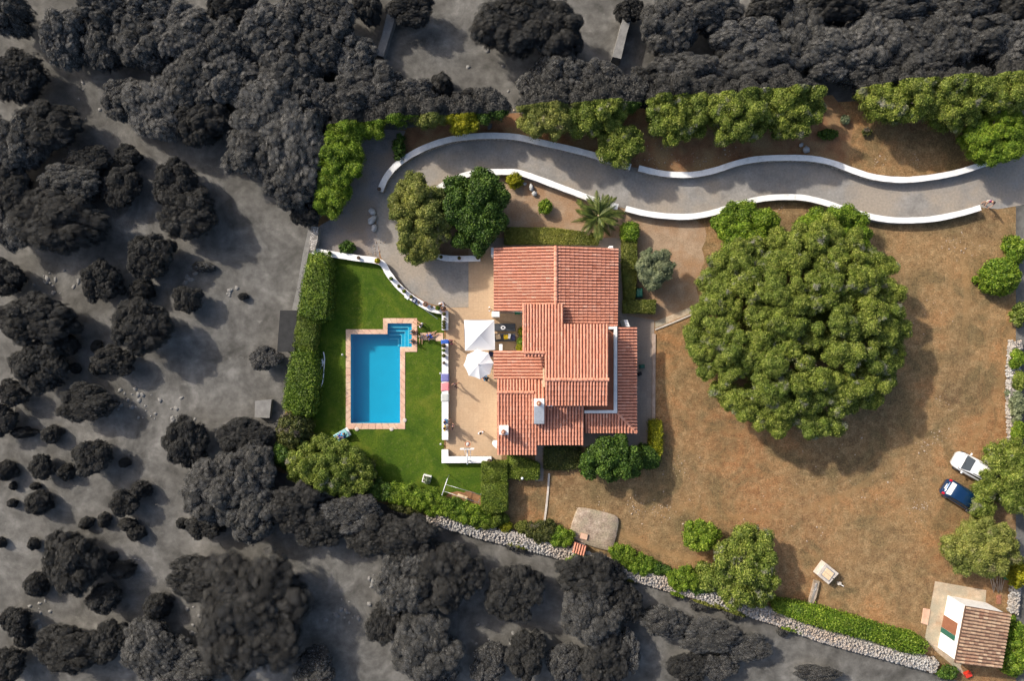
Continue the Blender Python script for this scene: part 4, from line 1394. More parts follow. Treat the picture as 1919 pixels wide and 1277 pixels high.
def hedge(label, q, ht, kind, leaf=0.075, dens=260, top_jit=0.05, group=None):
    """clipped hedge over a polygon of photo points taken at its top"""
    P = [Vector((*W2(x, y, ht), 0)) for x, y in q]
    t = thing('hedge', label, 'hedge', (*(sum(P, Vector()) / len(P))[:2], 0), 0, group)
    o0 = t.location
    pts = [(p.x - o0.x, p.y - o0.y) for p in P]
    c = Vector((0, 0))
    core = [(x * 0.97, y * 0.97) for x, y in pts]
    me = prism('c', core, 0, ht - 0.05)
    bm = bmesh.new()
    bm.from_mesh(me)
    bpy.data.meshes.remove(me)
    Vc = np.array([v.co[:] for v in bm.verts])
    # core as quads only: fan quads through the centre
    n = len(core)
    Vc = np.array([(x, y, 0.0) for x, y in core] + [(x, y, ht - 0.06) for x, y in core] + [(0, 0, ht - 0.05)])
    Fc = [(i, (i + 1) % n, n + (i + 1) % n, n + i) for i in range(n)]
    for i in range(0, n, 2):
        Fc.append((n + i, n + (i + 1) % n, n + (i + 2) % n, 2 * n))
    bm.free()
    xs = np.array([p[0] for p in pts])
    ys = np.array([p[1] for p in pts])
    A = 0.5 * abs(np.dot(xs, np.roll(ys, 1)) - np.dot(ys, np.roll(xs, 1)))
    box_a = (xs.max() - xs.min()) * (ys.max() - ys.min())
    k = int(dens * box_a)
    X = RNG.uniform(xs.min(), xs.max(), k)
    Y = RNG.uniform(ys.min(), ys.max(), k)
    ins = np.zeros(k, bool)
    for i in range(n):
        xa, ya, xb, yb = xs[i], ys[i], xs[(i + 1) % n], ys[(i + 1) % n]
        cond = ((ya > Y) != (yb > Y)) & (X < (xb - xa) * (Y - ya) / (yb - ya + 1e-12) + xa)
        ins ^= cond
    X, Y = X[ins], Y[ins]
    und = 0.06 * np.sin(X * 1.7 + ys[0]) * np.sin(Y * 1.3) + 0.05 * np.sin(X * 4.1) * np.sin(Y * 3.7)
    PT = np.stack([X, Y, ht + und + RNG.normal(0, top_jit, len(X))], 1)
    NT = np.tile([0, 0, 1.0], (len(X), 1))
    PS, NS = [], []
    for i in range(n):
        a, b = Vector(pts[i]), Vector(pts[(i + 1) % n])
        L = (b - a).length
        m = int(dens * L * ht * 0.8)
        tt = RNG.uniform(0, 1, m)
        nrm = Vector((b.y - a.y, a.x - b.x)).normalized()
        if nrm.dot((a + b) / 2) < 0:
            nrm = -nrm
        off = RNG.normal(0.02, top_jit, m)
        PS.append(np.stack([a.x + (b.x - a.x) * tt + nrm.x * off, a.y + (b.y - a.y) * tt + nrm.y * off, RNG.uniform(0.05, ht, m)], 1))
        NS.append(np.tile([nrm.x, nrm.y, 0.4], (m, 1)))
    v, f = leaf_cards(np.concatenate([PT] + PS), np.concatenate([NT] + NS), leaf, 0.6, 0.6)
    me = npmesh('foliage', np.concatenate([Vc, v]), np.concatenate([np.array(Fc), f + len(Vc)]))
    link('foliage', me, t, LEAF[kind])
    link('stem', tube('stem', [(0, 0, -0.02), (0.02, 0.01, ht * 0.8)], 0.05, 6, 0.03), t, 'bark')
    return t


hedge('tall green hedge at the upper left of the lawn', [(584, 476), (600, 474), (614, 482), (617, 520), (615, 560), (610, 598), (590, 600), (560, 588), (565, 540), (574, 500)], 2.0, 'tallhedge', 0.08, 280, 0.15)
hedge('flat clipped hedge in the middle of the left lawn edge', [(558, 586), (594, 592), (590, 630), (584, 662), (566, 660), (548, 650)], 1.7, 'hedge', 0.06, 300, 0.03)
hedge('tall green hedge at the lower left of the lawn', [(548, 660), (584, 660), (592, 700), (588, 740), (582, 778), (556, 778), (530, 765), (537, 715)], 1.9, 'tallhedge', 0.08, 280, 0.15)
hedge('long flat clipped hedge across the garden above the villa', [(946, 426), (1035, 427), (1122, 438), (1122, 457), (1035, 456), (946, 456)], 0.9, 'boxhedge', 0.055, 420, 0.025)
hedge('narrow clipped hedge running down the east side of the villa', [(1168, 448), (1194, 448), (1194, 505), (1190, 562), (1172, 562), (1168, 505)], 1.0, 'boxhedge', 0.06, 380, 0.03)
hedge('short clipped hedge block at the foot of the east hedge', [(1170, 562), (1200, 563), (1229, 563), (1228, 587), (1200, 586), (1170, 586)], 1.0, 'boxhedge', 0.06, 380, 0.03)
hedge('small green hedge clump beside the palm', [(1168, 420), (1182, 417), (1196, 420), (1198, 434), (1194, 448), (1168, 448)], 1.3, 'green', 0.075, 300, 0.08)
hedge('dark hedge corner block under the terrace end wall', [(903, 868), (926, 868), (950, 868), (950, 906), (926, 907), (903, 907)], 1.3, 'hedge', 0.055, 420, 0.03)
hedge('square clipped hedge block at the end of the lawn', [(902, 908), (926, 907), (951, 908), (950, 958), (926, 964), (903, 956)], 1.6, 'hedge', 0.055, 420, 0.04)
hedge('shaded clipped hedge strip below the villa eaves', [(952, 853), (990, 864), (1011, 872), (1010, 899), (985, 900), (952, 896)], 1.0, 'hedge', 0.06, 380, 0.04)
hedge('yellow green hedge at the lower east corner of the villa', [(1220, 791), (1230, 790), (1241, 792), (1241, 850), (1232, 862), (1220, 838)], 1.1, 'yellow', 0.07, 320, 0.08)
hedge('dark green hedge below the yellow hedge by the villa corner', [(1203, 836), (1220, 838), (1238, 858), (1234, 876), (1216, 880), (1203, 876)], 1.2, 'carob', 0.08, 300, 0.08)
hedge('dark ground hugging shrubs in the shade under the south eaves', [(1020, 840), (1055, 838), (1088, 840), (1088, 878), (1055, 882), (1020, 880)], 0.5, 'darkshrub', 0.07, 260, 0.06)
hedge('low leafy hedge along the dry stone wall, left of the hut', [(1452, 1126), (1530, 1140), (1600, 1160), (1660, 1180), (1715, 1192), (1740, 1208), (1733, 1226), (1700, 1224), (1640, 1204), (1580, 1188), (1510, 1168), (1455, 1148)], 1.1, 'green', 0.08, 260, 0.10)

# date palm in the garden bed
palm = thing('palm_tree', 'palm with long drooping fronds at the end of the garden bed', 'palm', (*W2(1121, 405, 1.6), 0))
link('trunk', lathe('trunk', [(0.30, -0.02), (0.26, 0.5), (0.24, 1.2), (0.30, 1.5), (0.12, 1.75)], 12), palm, 'bark')


def frond(L, rise, droop):
    V, F = [], []
    n = 12
    prev = None
    sp = []
    for i in range(n + 1):
        s = i / n
        sp.append(Vector((L * s * (1 - 0.08 * s), 0, 1.6 + rise * math.sin(s * 1.6) - droop * s * s)))
    for i in range(n):
        a, b = sp[i], sp[i + 1]
        w = 0.012
        k = len(V)
        V += [a + Vector((0, w, 0)), a - Vector((0, w, 0)), b - Vector((0, w, 0)), b + Vector((0, w, 0))]
        F.append((k, k + 1, k + 2, k + 3))
        if i >= 1:
            for sg in (-1, 1):
                for q in (0.0, 0.5):
                    o = a.lerp(b, q)
                    ll = 0.42 * math.sin(math.pi * min(1, (i + q) / n * 0.9 + 0.12)) + 0.06
                    tip = o + Vector((ll * 0.75, sg * ll * 0.62, -ll * 0.25))
                    wv = Vector((0.055, 0, 0.0))
                    k = len(V)
                    V += [o - wv, o + wv, tip + wv * 0.3, tip - wv * 0.3]
                    F.append((k, k + 1, k + 2, k + 3))
    return pymesh('frond', V, F)


FR = [frond(2.6, 0.9, 0.9), frond(2.9, 0.7, 1.2), frond(2.3, 1.2, 0.6), frond(2.7, 0.4, 1.5)]
for f in FR:
    f.materials.append(LEAF['palm'])
FD = frond(2.2, 0.2, 1.6)
FD.materials.append(LEAF['palm_dry'])
for i in range(46):
    me = FR[i % 4]
    if i in (7, 18, 29):
        me = FD
    o = link('frond', me, palm)
    o.rotation_euler = (random.uniform(-0.25, 0.25), random.uniform(-0.35, 0.15), 2.399 * i + random.uniform(-0.2, 0.2))
    s = random.uniform(0.8, 1.05)
    o.scale = (s, s, s)
o = link('crown_heart', lathe('crown_heart', [(0.05, 1.5), (0.16, 1.7), (0.10, 1.9), (0.02, 2.0)], 8), palm, 'plank')

# garden rocks
for (x, y, r, lab) in ((995, 353, 0.34, 'pale upright garden rock below the golden shrub'), (1001, 364, 0.30, 'blue grey garden rock, lower of the pair below the golden shrub'), (983, 345, 0.22, 'small pale garden rock beside the golden shrub')):
    o = link('garden_rock', stones('garden_rock', [(0, 0, r * 0.5)], [r], 0.9), None, 'rockgrey')
    o.location = W(x, y)
    tag(o, lab, 'rock')
for (x, y, r, lab) in ((698, 398, 0.42, 'grey boulder between the gravel yard and the driveway, topmost'), (699, 413, 0.50, 'grey boulder between the gravel yard and the driveway, middle'), (702, 428, 0.40, 'grey boulder between the gravel yard and the driveway, lowest')):
    o = link('boulder', stones('boulder', [(0, 0, r * 0.35)], [r], 0.7), None, 'rockgrey')
    o.location = W(x, y)
    tag(o, lab, 'boulder')
for (x, y, r, lab) in ((1509, 282, 0.42, 'blue grey rock behind the wavy driveway wall'), (1500, 272, 0.25, 'small blue grey rock behind the wavy driveway wall')):
    o = link('roadside_rock', stones('roadside_rock', [(0, 0, r * 0.5)], [r], 0.7), None, 'rockgrey')
    o.location = W(x, y)
    tag(o, lab, 'rock')

# ------------------------------------------------------------------ the grey land around: soft dull trees and scrub
SOFT = []
for k in range(7):
    me = lobes_to_crown('crown', clump_lobes(3.0, 3.0, 4.2, (0.8, 1.0, 1.25)[k % 3], (0.34, 0.42, 0.5)[k % 3]), 0.40, 24, 0.55, True)
    me.materials.append(GREY[0])
    SOFT.append(me)
SMALLC = []
for k in range(4):
    me = lobes_to_crown('crown', dome_lobes(1.0, 1.0, 1.2, 0.42, z0=0.2, gap=0.5), 0.34, 50, 0.5, True)
    me.materials.append(GREY[0])
    SMALLC.append(me)
TRK = trunk_mesh(1.0, 0.06, 0.5)
TRK.materials.append(MT['bark_grey'])

GREYZ = {
    # zone phrase: (category word, [(x, y, rx, ry, height, tone)])
    'the top left corner wood': [(18, 25, 46, 44, 4.5, 0), (125, 76, 42, 54, 4.5, 2), (36, 145, 52, 44, 3.5, 1), (205, 25, 56, 44, 4.5, 0), (200, 90, 40, 50, 4, 0), (275, 85, 56, 52, 4.5, 0), (285, 15, 50, 36, 4.5, 2), (352, 62, 58, 52, 4.5, 2), (240, 190, 46, 44, 3.5, 0), (300, 205, 56, 62, 4, 2)],
    'the wood left of the gravel yard': [(370, 160, 58, 54, 4.5, 0), (425, 90, 52, 54, 4.5, 0), (440, 155, 56, 52, 4.5, 2), (385, 228, 56, 46, 4, 1), (500, 210, 66, 66, 4.5, 2), (505, 62, 62, 52, 4.5, 2), (545, 140, 60, 56, 4.5, 0), (565, 35, 48, 44, 4.5, 0), (600, 100, 44, 48, 4.2, 0), (480, 285, 56, 62, 4.2, 0), (556, 278, 64, 84, 4.5, 2), (600, 190, 40, 40, 4, 0), (440, 15, 50, 36, 4.5, 1), (545, 345, 54, 50, 4, 0), (575, 400, 26, 30, 2.5, 1)],
    'the upper scrub at the left edge': [(90, 240, 66, 52, 3.5, 1), (28, 275, 54, 60, 3.8, 0), (18, 355, 56, 52, 3.5, 1), (135, 345, 60, 40, 3.2, 0), (110, 415, 88, 62, 4.2, 1), (40, 420, 42, 52, 3, 0), (240, 292, 26, 20, 1.6, 1), (228, 352, 42, 36, 2.2, 1), (330, 345, 44, 42, 3.2, 1), (355, 400, 50, 56, 3.5, 1), (170, 300, 40, 28, 2.4, 1)],
    'the open ground left of the lawn': [(283, 480, 44, 42, 3.2, 1), (192, 528, 36, 42, 3, 1), (352, 560, 27, 27, 2.2, 1), (268, 612, 56, 56, 4, 1), (262, 545, 24, 20, 1.6, 1), (72, 598, 70, 50, 3.8, 1), (75, 688, 50, 50, 3.4, 1), (118, 650, 30, 24, 2, 1), (216, 676, 38, 30, 2.4, 1), (182, 690, 15, 14, 1, 1), (180, 650, 12, 10, 0.8, 1), (25, 736, 28, 26, 2, 1), (4, 788, 26, 34, 2.2, 1), (165, 755, 54, 36, 2.6, 1), (500, 672, 30, 24, 1.8, 0), (352, 830, 40, 52, 3, 1), (380, 500, 20, 10, 0.8, 0), (10, 520, 34, 40, 2.6, 1), (140, 690, 10, 10, 0.8, 1), (455, 556, 9, 7, 0.6, 1), (460, 815, 50, 34, 2.6, 1)],
    'the bushy slope at lower left': [(80, 876, 25, 22, 1.8, 1), (123, 886, 15, 14, 1.2, 1), (8, 884, 18, 18, 1.4, 1), (174, 856, 32, 38, 2.4, 1), (95, 815, 18, 16, 1.3, 1), (42, 812, 22, 10, 1.2, 1), (232, 868, 10, 9, 0.8, 1), (70, 944, 23, 22, 1.8, 1), (22, 944, 8, 9, 0.7, 1), (65, 912, 9, 7, 0.7, 1), (234, 944, 27, 25, 2, 1), (264, 918, 17, 16, 1.4, 1), (160, 982, 13, 11, 0.9, 1), (194, 976, 11, 14, 0.9, 1), (240, 985, 18, 12, 1, 1), (254, 1000, 16, 15, 1.1, 1), (340, 982, 10, 11, 0.8, 1), (62, 1020, 10, 12, 0.8, 1), (2, 1018, 8, 10, 0.7, 1), (24, 912, 7, 7, 0.6, 1)],
    'the thicket at bottom left': [(138, 1052, 54, 64, 3.8, 1), (66, 1098, 22, 20, 1.6, 1), (195, 1122, 28, 32, 2.2, 1), (226, 1070, 24, 16, 1.4, 1), (292, 1138, 24, 23, 1.8, 1), (385, 1085, 72, 46, 3.4, 1), (470, 1150, 118, 108, 5, 1), (290, 1215, 62, 56, 3.2, 0), (130, 1215, 66, 46, 3, 1), (205, 1200, 40, 36, 2.6, 1), (30, 1165, 28, 26, 2, 1), (44, 1198, 18, 16, 1.3, 1), (14, 1245, 34, 36, 2.4, 1), (360, 1250, 60, 40, 3, 0), (590, 1255, 40, 40, 2.2, 0), (210, 1045, 9, 9, 0.7, 1)],
    'the wood below the lawn': [(405, 915, 62, 64, 4, 0), (470, 890, 58, 56, 4, 0), (480, 960, 60, 50, 4, 0), (385, 985, 34, 26, 2.2, 1), (555, 950, 56, 46, 3.8, 1), (600, 985, 58, 40, 3.4, 1), (655, 960, 60, 36, 3.4, 0), (700, 1000, 56, 44, 3.6, 1), (762, 1012, 60, 46, 3.8, 1), (765, 1085, 68, 58, 4, 0), (835, 1080, 68, 68, 4.2, 1), (725, 1168, 40, 38, 2.6, 1), (800, 1215, 76, 66, 3.8, 0)],
    'the row below the dry stone wall': [(962, 1108, 54, 56, 3.4, 1), (1105, 1080, 60, 46, 3.4, 1), (1105, 1150, 66, 56, 3.6, 0), (1130, 1230, 56, 50, 3.2, 1), (915, 1245, 38, 34, 2.2, 0), (985, 1225, 46, 40, 2.8, 1), (1060, 1240, 36, 40, 2.2, 0), (1165, 1130, 40, 40, 2.8, 1), (1175, 1220, 24, 46, 2.4, 2), (1245, 1165, 44, 32, 2.4, 0), (1330, 1190, 60, 32, 2.2, 0), (1400, 1215, 44, 28, 1.8, 0), (1290, 1250, 40, 30, 1.8, 1), (1345, 1250, 36, 26, 1.6, 0), (1530, 1262, 44, 16, 1.4, 0)],
    'the wood above the driveway bend': [(622, 40, 46, 48, 4.2, 0), (662, 110, 46, 46, 3.6, 2), (700, 165, 60, 46, 4, 0), (655, 185, 46, 36, 4, 0), (770, 180, 48, 32, 3.4, 0), (828, 160, 20, 24, 1.8, 1), (880, 190, 40, 22, 3, 1), (960, 45, 72, 60, 5, 1), (1040, 60, 60, 56, 4.6, 1), (995, 160, 26, 30, 2.4, 2), (1055, 148, 52, 44, 4, 0), (1125, 158, 52, 42, 4, 0), (770, 20, 46, 30, 3, 1), (690, 15, 34, 30, 3, 1)],
    'the wood along the top right': [(1250, 55, 56, 56, 4.5, 0), (1330, 25, 64, 46, 4.5, 0), (1285, 145, 72, 46, 4.4, 0), (1215, 165, 42, 34, 4, 1), (1395, 75, 60, 40, 4.5, 2), (1415, 125, 76, 50, 4.5, 0), (1500, 60, 50, 60, 4, 0), (1548, 105, 60, 46, 4.4, 2), (1630, 85, 62, 54, 4.5, 2), (1700, 85, 66, 56, 4.5, 0), (1775, 85, 56, 50, 4.5, 0), (1850, 75, 62, 46, 4.5, 0), (1900, 95, 50, 46, 4.4, 2), (1560, 15, 60, 34, 4.5, 1), (1670, 15, 66, 36, 4.5, 0), (1800, 10, 66, 40, 4.5, 0), (1890, 20, 40, 40, 4.5, 1), (1440, 15, 46, 34, 4, 1), (1620, 135, 50, 30, 4, 0), (1740, 135, 60, 30, 4.2, 0), (1180, 20, 26, 24, 2.4, 1)],
}
for zone, rows in GREYZ.items():
    rows = sorted(rows)
    for i, (x, y, rx, ry, h, tone) in enumerate(rows):
        big = max(rx, ry) > 24
        kind = 'tree' if big else 'bush'
        zc = h * 0.55
        k = S * (1 - zc / H)
        lab = f'dull grey {kind}, {ORD[i]} from left in {zone}'
        t = thing('grey_tree' if big else 'grey_bush', lab, kind, (*W2(x, y, zc), 0), random.uniform(0, 6.28) if abs(rx - ry) < 0.2 * rx else random.choice((0, math.pi)), 'grey plants in ' + zone)
        c = link('crown', random.choice(SOFT if big else SMALLC), t)
        c.material_slots[0].link = 'OBJECT'
        c.material_slots[0].material = GREY[tone]
        u, v = (3.0, 4.2) if big else (1.0, 1.2)
        c.scale = (rx * k * 0.93 / u, ry * k * 0.93 / u, h / v)
        if big:
            q = link('trunk', TRK, t)
            q.scale = (h * 0.6, h * 0.6, h * 0.7)
# grey walls and a shed beyond the estate
t = thing('grey_wall', 'pale grey wall strip running down through the top grey wood', 'wall')
V, F = ribbon([W2(x, y, 0.8) for x, y in ((742, -10), (733, 30), (722, 70), (711, 104))], 0.75, -0.02, 0.8, 0.05)
link('body', pymesh('body', V, F), t, 'greystone')
t = thing('grey_wall', 'short pale grey wall slab in the clearing above the driveway', 'wall')
V, F = ribbon([W2(x, y, 1.6) for x, y in ((1179, 20), (1168, 60), (1156, 108))], 0.75, -0.02, 1.6, 0.03)
link('body', pymesh('body', V, F), t, 'greystone')
t = thing('grey_shed', 'dark flat roofed shed outside the hedge left of the lawn', 'shed')
link('wall', prism('wall', px([(528, 586), (556, 586), (550, 656), (522, 656)], 1.6), 0, 1.55), t, 'greystone')
link('roof', prism('roof', px([(525, 582), (558, 582), (552, 660), (519, 660)], 1.65), 1.55, 1.66, 0.01), t, 'greyroof')
t = thing('grey_box', 'small pale grey box outside the hedge at the lower left', 'box')
link('body', prism('body', px([(479, 753), (508, 750), (504, 783), (478, 782)], 0.7), 0, 0.7, 0.02), t, 'greystone')
link('lid', prism('lid', px([(478, 752), (509, 749), (505, 784), (477, 783)], 0.75), 0.7, 0.75, 0.01), t, 'greystone')
V, F = ribbon([W2(x, y, 0) for x, y in ((583, 430), (572, 480), (562, 540), (552, 582))], 0.5, -0.05, 0.03)
struct('grey_track', pymesh('grey_track', V, F), 'greystone')
pp, rr = [], []
for cx_, cy_, n, sp in ((100, 530, 14, 20), (260, 750, 20, 22), (180, 185, 10, 30), (150, 340, 12, 30), (640, 1150, 14, 22), (690, 1090, 6, 10), (920, 1210, 10, 20), (330, 780, 12, 20), (70, 1150, 10, 22), (240, 1060, 6, 10), (960, 1190, 5, 10), (430, 545, 6, 8), (350, 525, 8, 8), (900, 150, 8, 60), (360, 1165, 10, 30)):
    for k in range(n):
        x, y = random.gauss(cx_, sp), random.gauss(cy_, sp * 0.8)
        r = random.uniform(0.10, 0.34)
        pp.append((*W2(x, y), -r * 0.12))
        rr.append(r)
o = link('grey_rocks', stones('grey_rocks', pp, rr, 0.5), None, 'greystone')
o['kind'] = 'stuff'
tag(o, 'pale grey rocks scattered over the dull ground around the estate', 'rocks')

# ------------------------------------------------------------------ terrace furniture
gz = thing('gazebo', 'white square pop up gazebo on the terrace', 'gazebo', (*W2(899, 628.5, 2.4), 0))
g0 = gz.location
cn = [Vector((*W2(x, y, 2.1), 2.1)) - Vector((g0.x, g0.y, 0)) for x, y in ((869.5, 600), (926, 600), (927.5, 656), (871.5, 657.5))]
ap = Vector((0, 0, 2.8))
for i in range(4):
    a, b = cn[i], cn[(i + 1) % 4]
    V, F = [], []
    for r in range(7):
        s = r / 6
        for c in range(7):
            u = c / 6
            e = a.lerp(b, u)
            p = e.lerp(ap, s)
            p.z -= 0.10 * math.sin(math.pi * s) * (1 - 0.0 * u) + 0.06 * math.sin(math.pi * u) * (1 - s)
            V.append(p)
    for r in range(6):
        for c in range(6):
            F.append((r * 7 + c, r * 7 + c + 1, (r + 1) * 7 + c + 1, (r + 1) * 7 + c))
    q = link('canopy_panel', pymesh('canopy_panel', V, F, True), gz, 'canvas')
    va = [a, b, b + Vector((0, 0, -0.22)), a + Vector((0, 0, -0.22))]
    link('valance', pymesh('valance', va, [(0, 1, 2, 3)]), q, 'canvas')
for c in cn:
    link('leg', tube('leg', [(c.x * 0.97, c.y * 0.97, 0.02), (c.x * 0.97, c.y * 0.97, 2.08)], 0.025), gz, 'whitemetal')

ps = thing('parasol', 'white eight sided parasol on the terrace below the gazebo', 'parasol', (*W2(897, 683, 2.5), 0))
R8, zt, ze = 1.36, 2.95, 2.50
for i in range(8):
    a0, a1 = 2 * math.pi * (i + 0.1) / 8, 2 * math.pi * (i + 1.1) / 8
    V, F = [(0, 0, zt)], []
    n = 5
    for r in (0.5, 1.0):
        for k in range(n + 1):
            u = k / n
            a = a0 + (a1 - a0) * u
            e = R8 * r * (math.cos(math.pi / 8) / math.cos((u - 0.5) * (a1 - a0))) * (1 - (0.035 if r == 1 else 0.01) * math.sin(math.pi * u))
            V.append((e * math.cos(a), e * math.sin(a), zt + (ze - zt) * r - 0.05 * math.sin(math.pi * u) * r))
    for k in range(n):
        F.append((0, 1 + k, 2 + k))
        F.append((1 + k, n + 2 + k, n + 3 + k, 2 + k))
    link('canopy_panel', pymesh('canopy_panel', V, F, True), ps, 'canvas')
    link('rib', tube('rib', [(0, 0, zt - 0.02), (R8 * 0.97 * math.cos(a0), R8 * 0.97 * math.sin(a0), ze - 0.02)], 0.012), ps, 'whitemetal')
link('pole', tube('pole', [(0, 0, 0.05), (0, 0, zt + 0.06)], 0.025), ps, 'whitemetal')
link('finial', lathe('finial', [(0.05, zt), (0.05, zt + 0.05), (0.02, zt + 0.08)], 8), ps, 'darkmetal')
link('base', lathe('base', [(0.28, 0.02), (0.28, 0.09), (0.06, 0.14)], 14), ps, 'concrete')


def lounger(label, x, y, rz, frame, pad, L=2.0, Wd=0.72, back=0.35):
    t = thing('sun_lounger', label, 'sun lounger', W(x, y, 0.0), rz)
    link('frame', box('frame', -L / 2, L / 2, -Wd / 2, Wd / 2, 0.28, 0.34, 0.012), t, frame)
    for sx in (-1, 1):
        for sy in (-1, 1):
            link('leg', tube('leg', [(sx * (L / 2 - 0.15), sy * (Wd / 2 - 0.06), 0.02), (sx * (L / 2 - 0.15), sy * (Wd / 2 - 0.06), 0.3)], 0.025), t, frame)
    link('mattress', box('mattress', -L / 2 + 0.02, L / 2 - 0.62, -Wd / 2 + 0.02, Wd / 2 - 0.02, 0.345, 0.43, 0.025), t, pad)
    bk = link('backrest', box('backrest', 0, 0.62, -Wd / 2 + 0.02, Wd / 2 - 0.02, 0.0, 0.085, 0.025), t, pad)
    bk.location = (L / 2 - 0.60, 0, 0.35)
    bk.rotation_euler = (0, -back, 0)
    return t


lounger('charcoal lounger with a white ring on it, upper of two in the patio', 946, 614, math.pi, 'darkmetal', 'charcoal', back=0.1)
lounger('charcoal lounger strewn with cushions, lower of two in the patio', 946, 633, math.pi, 'darkmetal', 'charcoal', back=0.1)


def torus(name, R, r, n=20, m=8):
    V, F = [], []
    for i in range(n):
        for j in range(m):
            a, b = 2 * math.pi * i / n, 2 * math.pi * j / m
            V.append(((R + r * math.cos(b)) * math.cos(a), (R + r * math.cos(b)) * math.sin(a) * 0.8, r + r * math.sin(b)))
            F.append((i * m + j, ((i + 1) % n) * m + j, ((i + 1) % n) * m + (j + 1) % m, i * m + (j + 1) % m))
    return pymesh(name, V, F, True)


o = link('swim_ring', torus('swim_ring', 0.17, 0.06), None, 'whitecloth')
o.location = W(943, 614.5, 0.43)
tag(o, 'white ring lying on the charcoal lounger', 'swim ring')


def pillow(label, x, y, z, sx, sy, h, mat, rz=0.0, name='cushion', cat='cushion'):
    bm = bmesh.new()
    bmesh.ops.create_grid(bm, x_segments=8, y_segments=8, size=0.5)
    for v in bm.verts:
        e = (1 - (2 * abs(v.co.x)) ** 4) * (1 - (2 * abs(v.co.y)) ** 4)
        v.co.z = h * 0.5 * max(0, e) ** 0.5
    g = bmesh.ops.duplicate(bm, geom=bm.faces[:] + bm.verts[:] + bm.edges[:])
    for el in g['geom']:
        if isinstance(el, bmesh.types.BMVert):
            el.co.z *= -1
    bmesh.ops.remove_doubles(bm, verts=bm.verts, dist=1e-4)
    bmesh.ops.scale(bm, verts=bm.verts, vec=(sx, sy, 1))
    o = link(name, bmesh_to(name, bm, True), None, mat)
    o.location = (*W2(x, y, z), z + h * 0.5)
    o.rotation_euler = (0, 0, rz)
    return tag(o, label, cat)


pillow('beige square cushion on the lower charcoal lounger', 933.5, 632, 0.43, 0.46, 0.46, 0.12, 'beige', 0.2)
pillow('yellow cushion on the lower charcoal lounger', 948, 632, 0.43, 0.40, 0.44, 0.16, 'yellow', 0.1)
pillow('crumpled white towel beside the yellow cushion', 954.5, 630.5, 0.43, 0.24, 0.48, 0.12, 'whitecloth', -0.2, 'towel', 'towel')
pillow('navy towel at the end of the lower charcoal lounger', 962, 633.5, 0.43, 0.40, 0.5, 0.05, 'navy', 0.0, 'towel', 'towel')
pillow('green plastic tub under the villa eave in the patio', 970, 586.5, 0.1, 0.5, 0.3, 0.25, 'green_plastic', 0.0, 'tub', 'tub')
pillow('dark green bag on the paved walk east of the villa', 1202, 687, 0.15, 0.55, 0.36, 0.45, 'green_paint', 0.1, 'bag', 'bag')
pillow('black bag on the paved walk east of the villa', 1198, 701, 0.15, 0.42, 0.34, 0.4, 'black', 0.4, 'bag', 'bag')
pillow('dark green water butt behind the clipped hedge east of the villa', 1196, 550, 0.1, 0.7, 0.95, 0.9, 'green_paint', 0.0, 'water_butt', 'butt')
pillow('pale blue plastic sheet at the foot of the huge tree', 1577, 772, 0.05, 0.7, 0.5, 0.3, 'azure', 0.3, 'sheet', 'sheet')
# the patio plants beside the wall
for (x, y, kd, lab) in ((979, 622, 'yellow', 'yellow green potted plant against the patio wall, upper'), (977, 641, 'green', 'green potted plant against the patio wall, middle'), (975, 652, 'yellow', 'orange yellow potted plant against the patio wall, lower')):
    tree('patio_plant', lab, x, y, 6, 8, 0.9, kd, 0.18, 0.06, 220, 'plant')

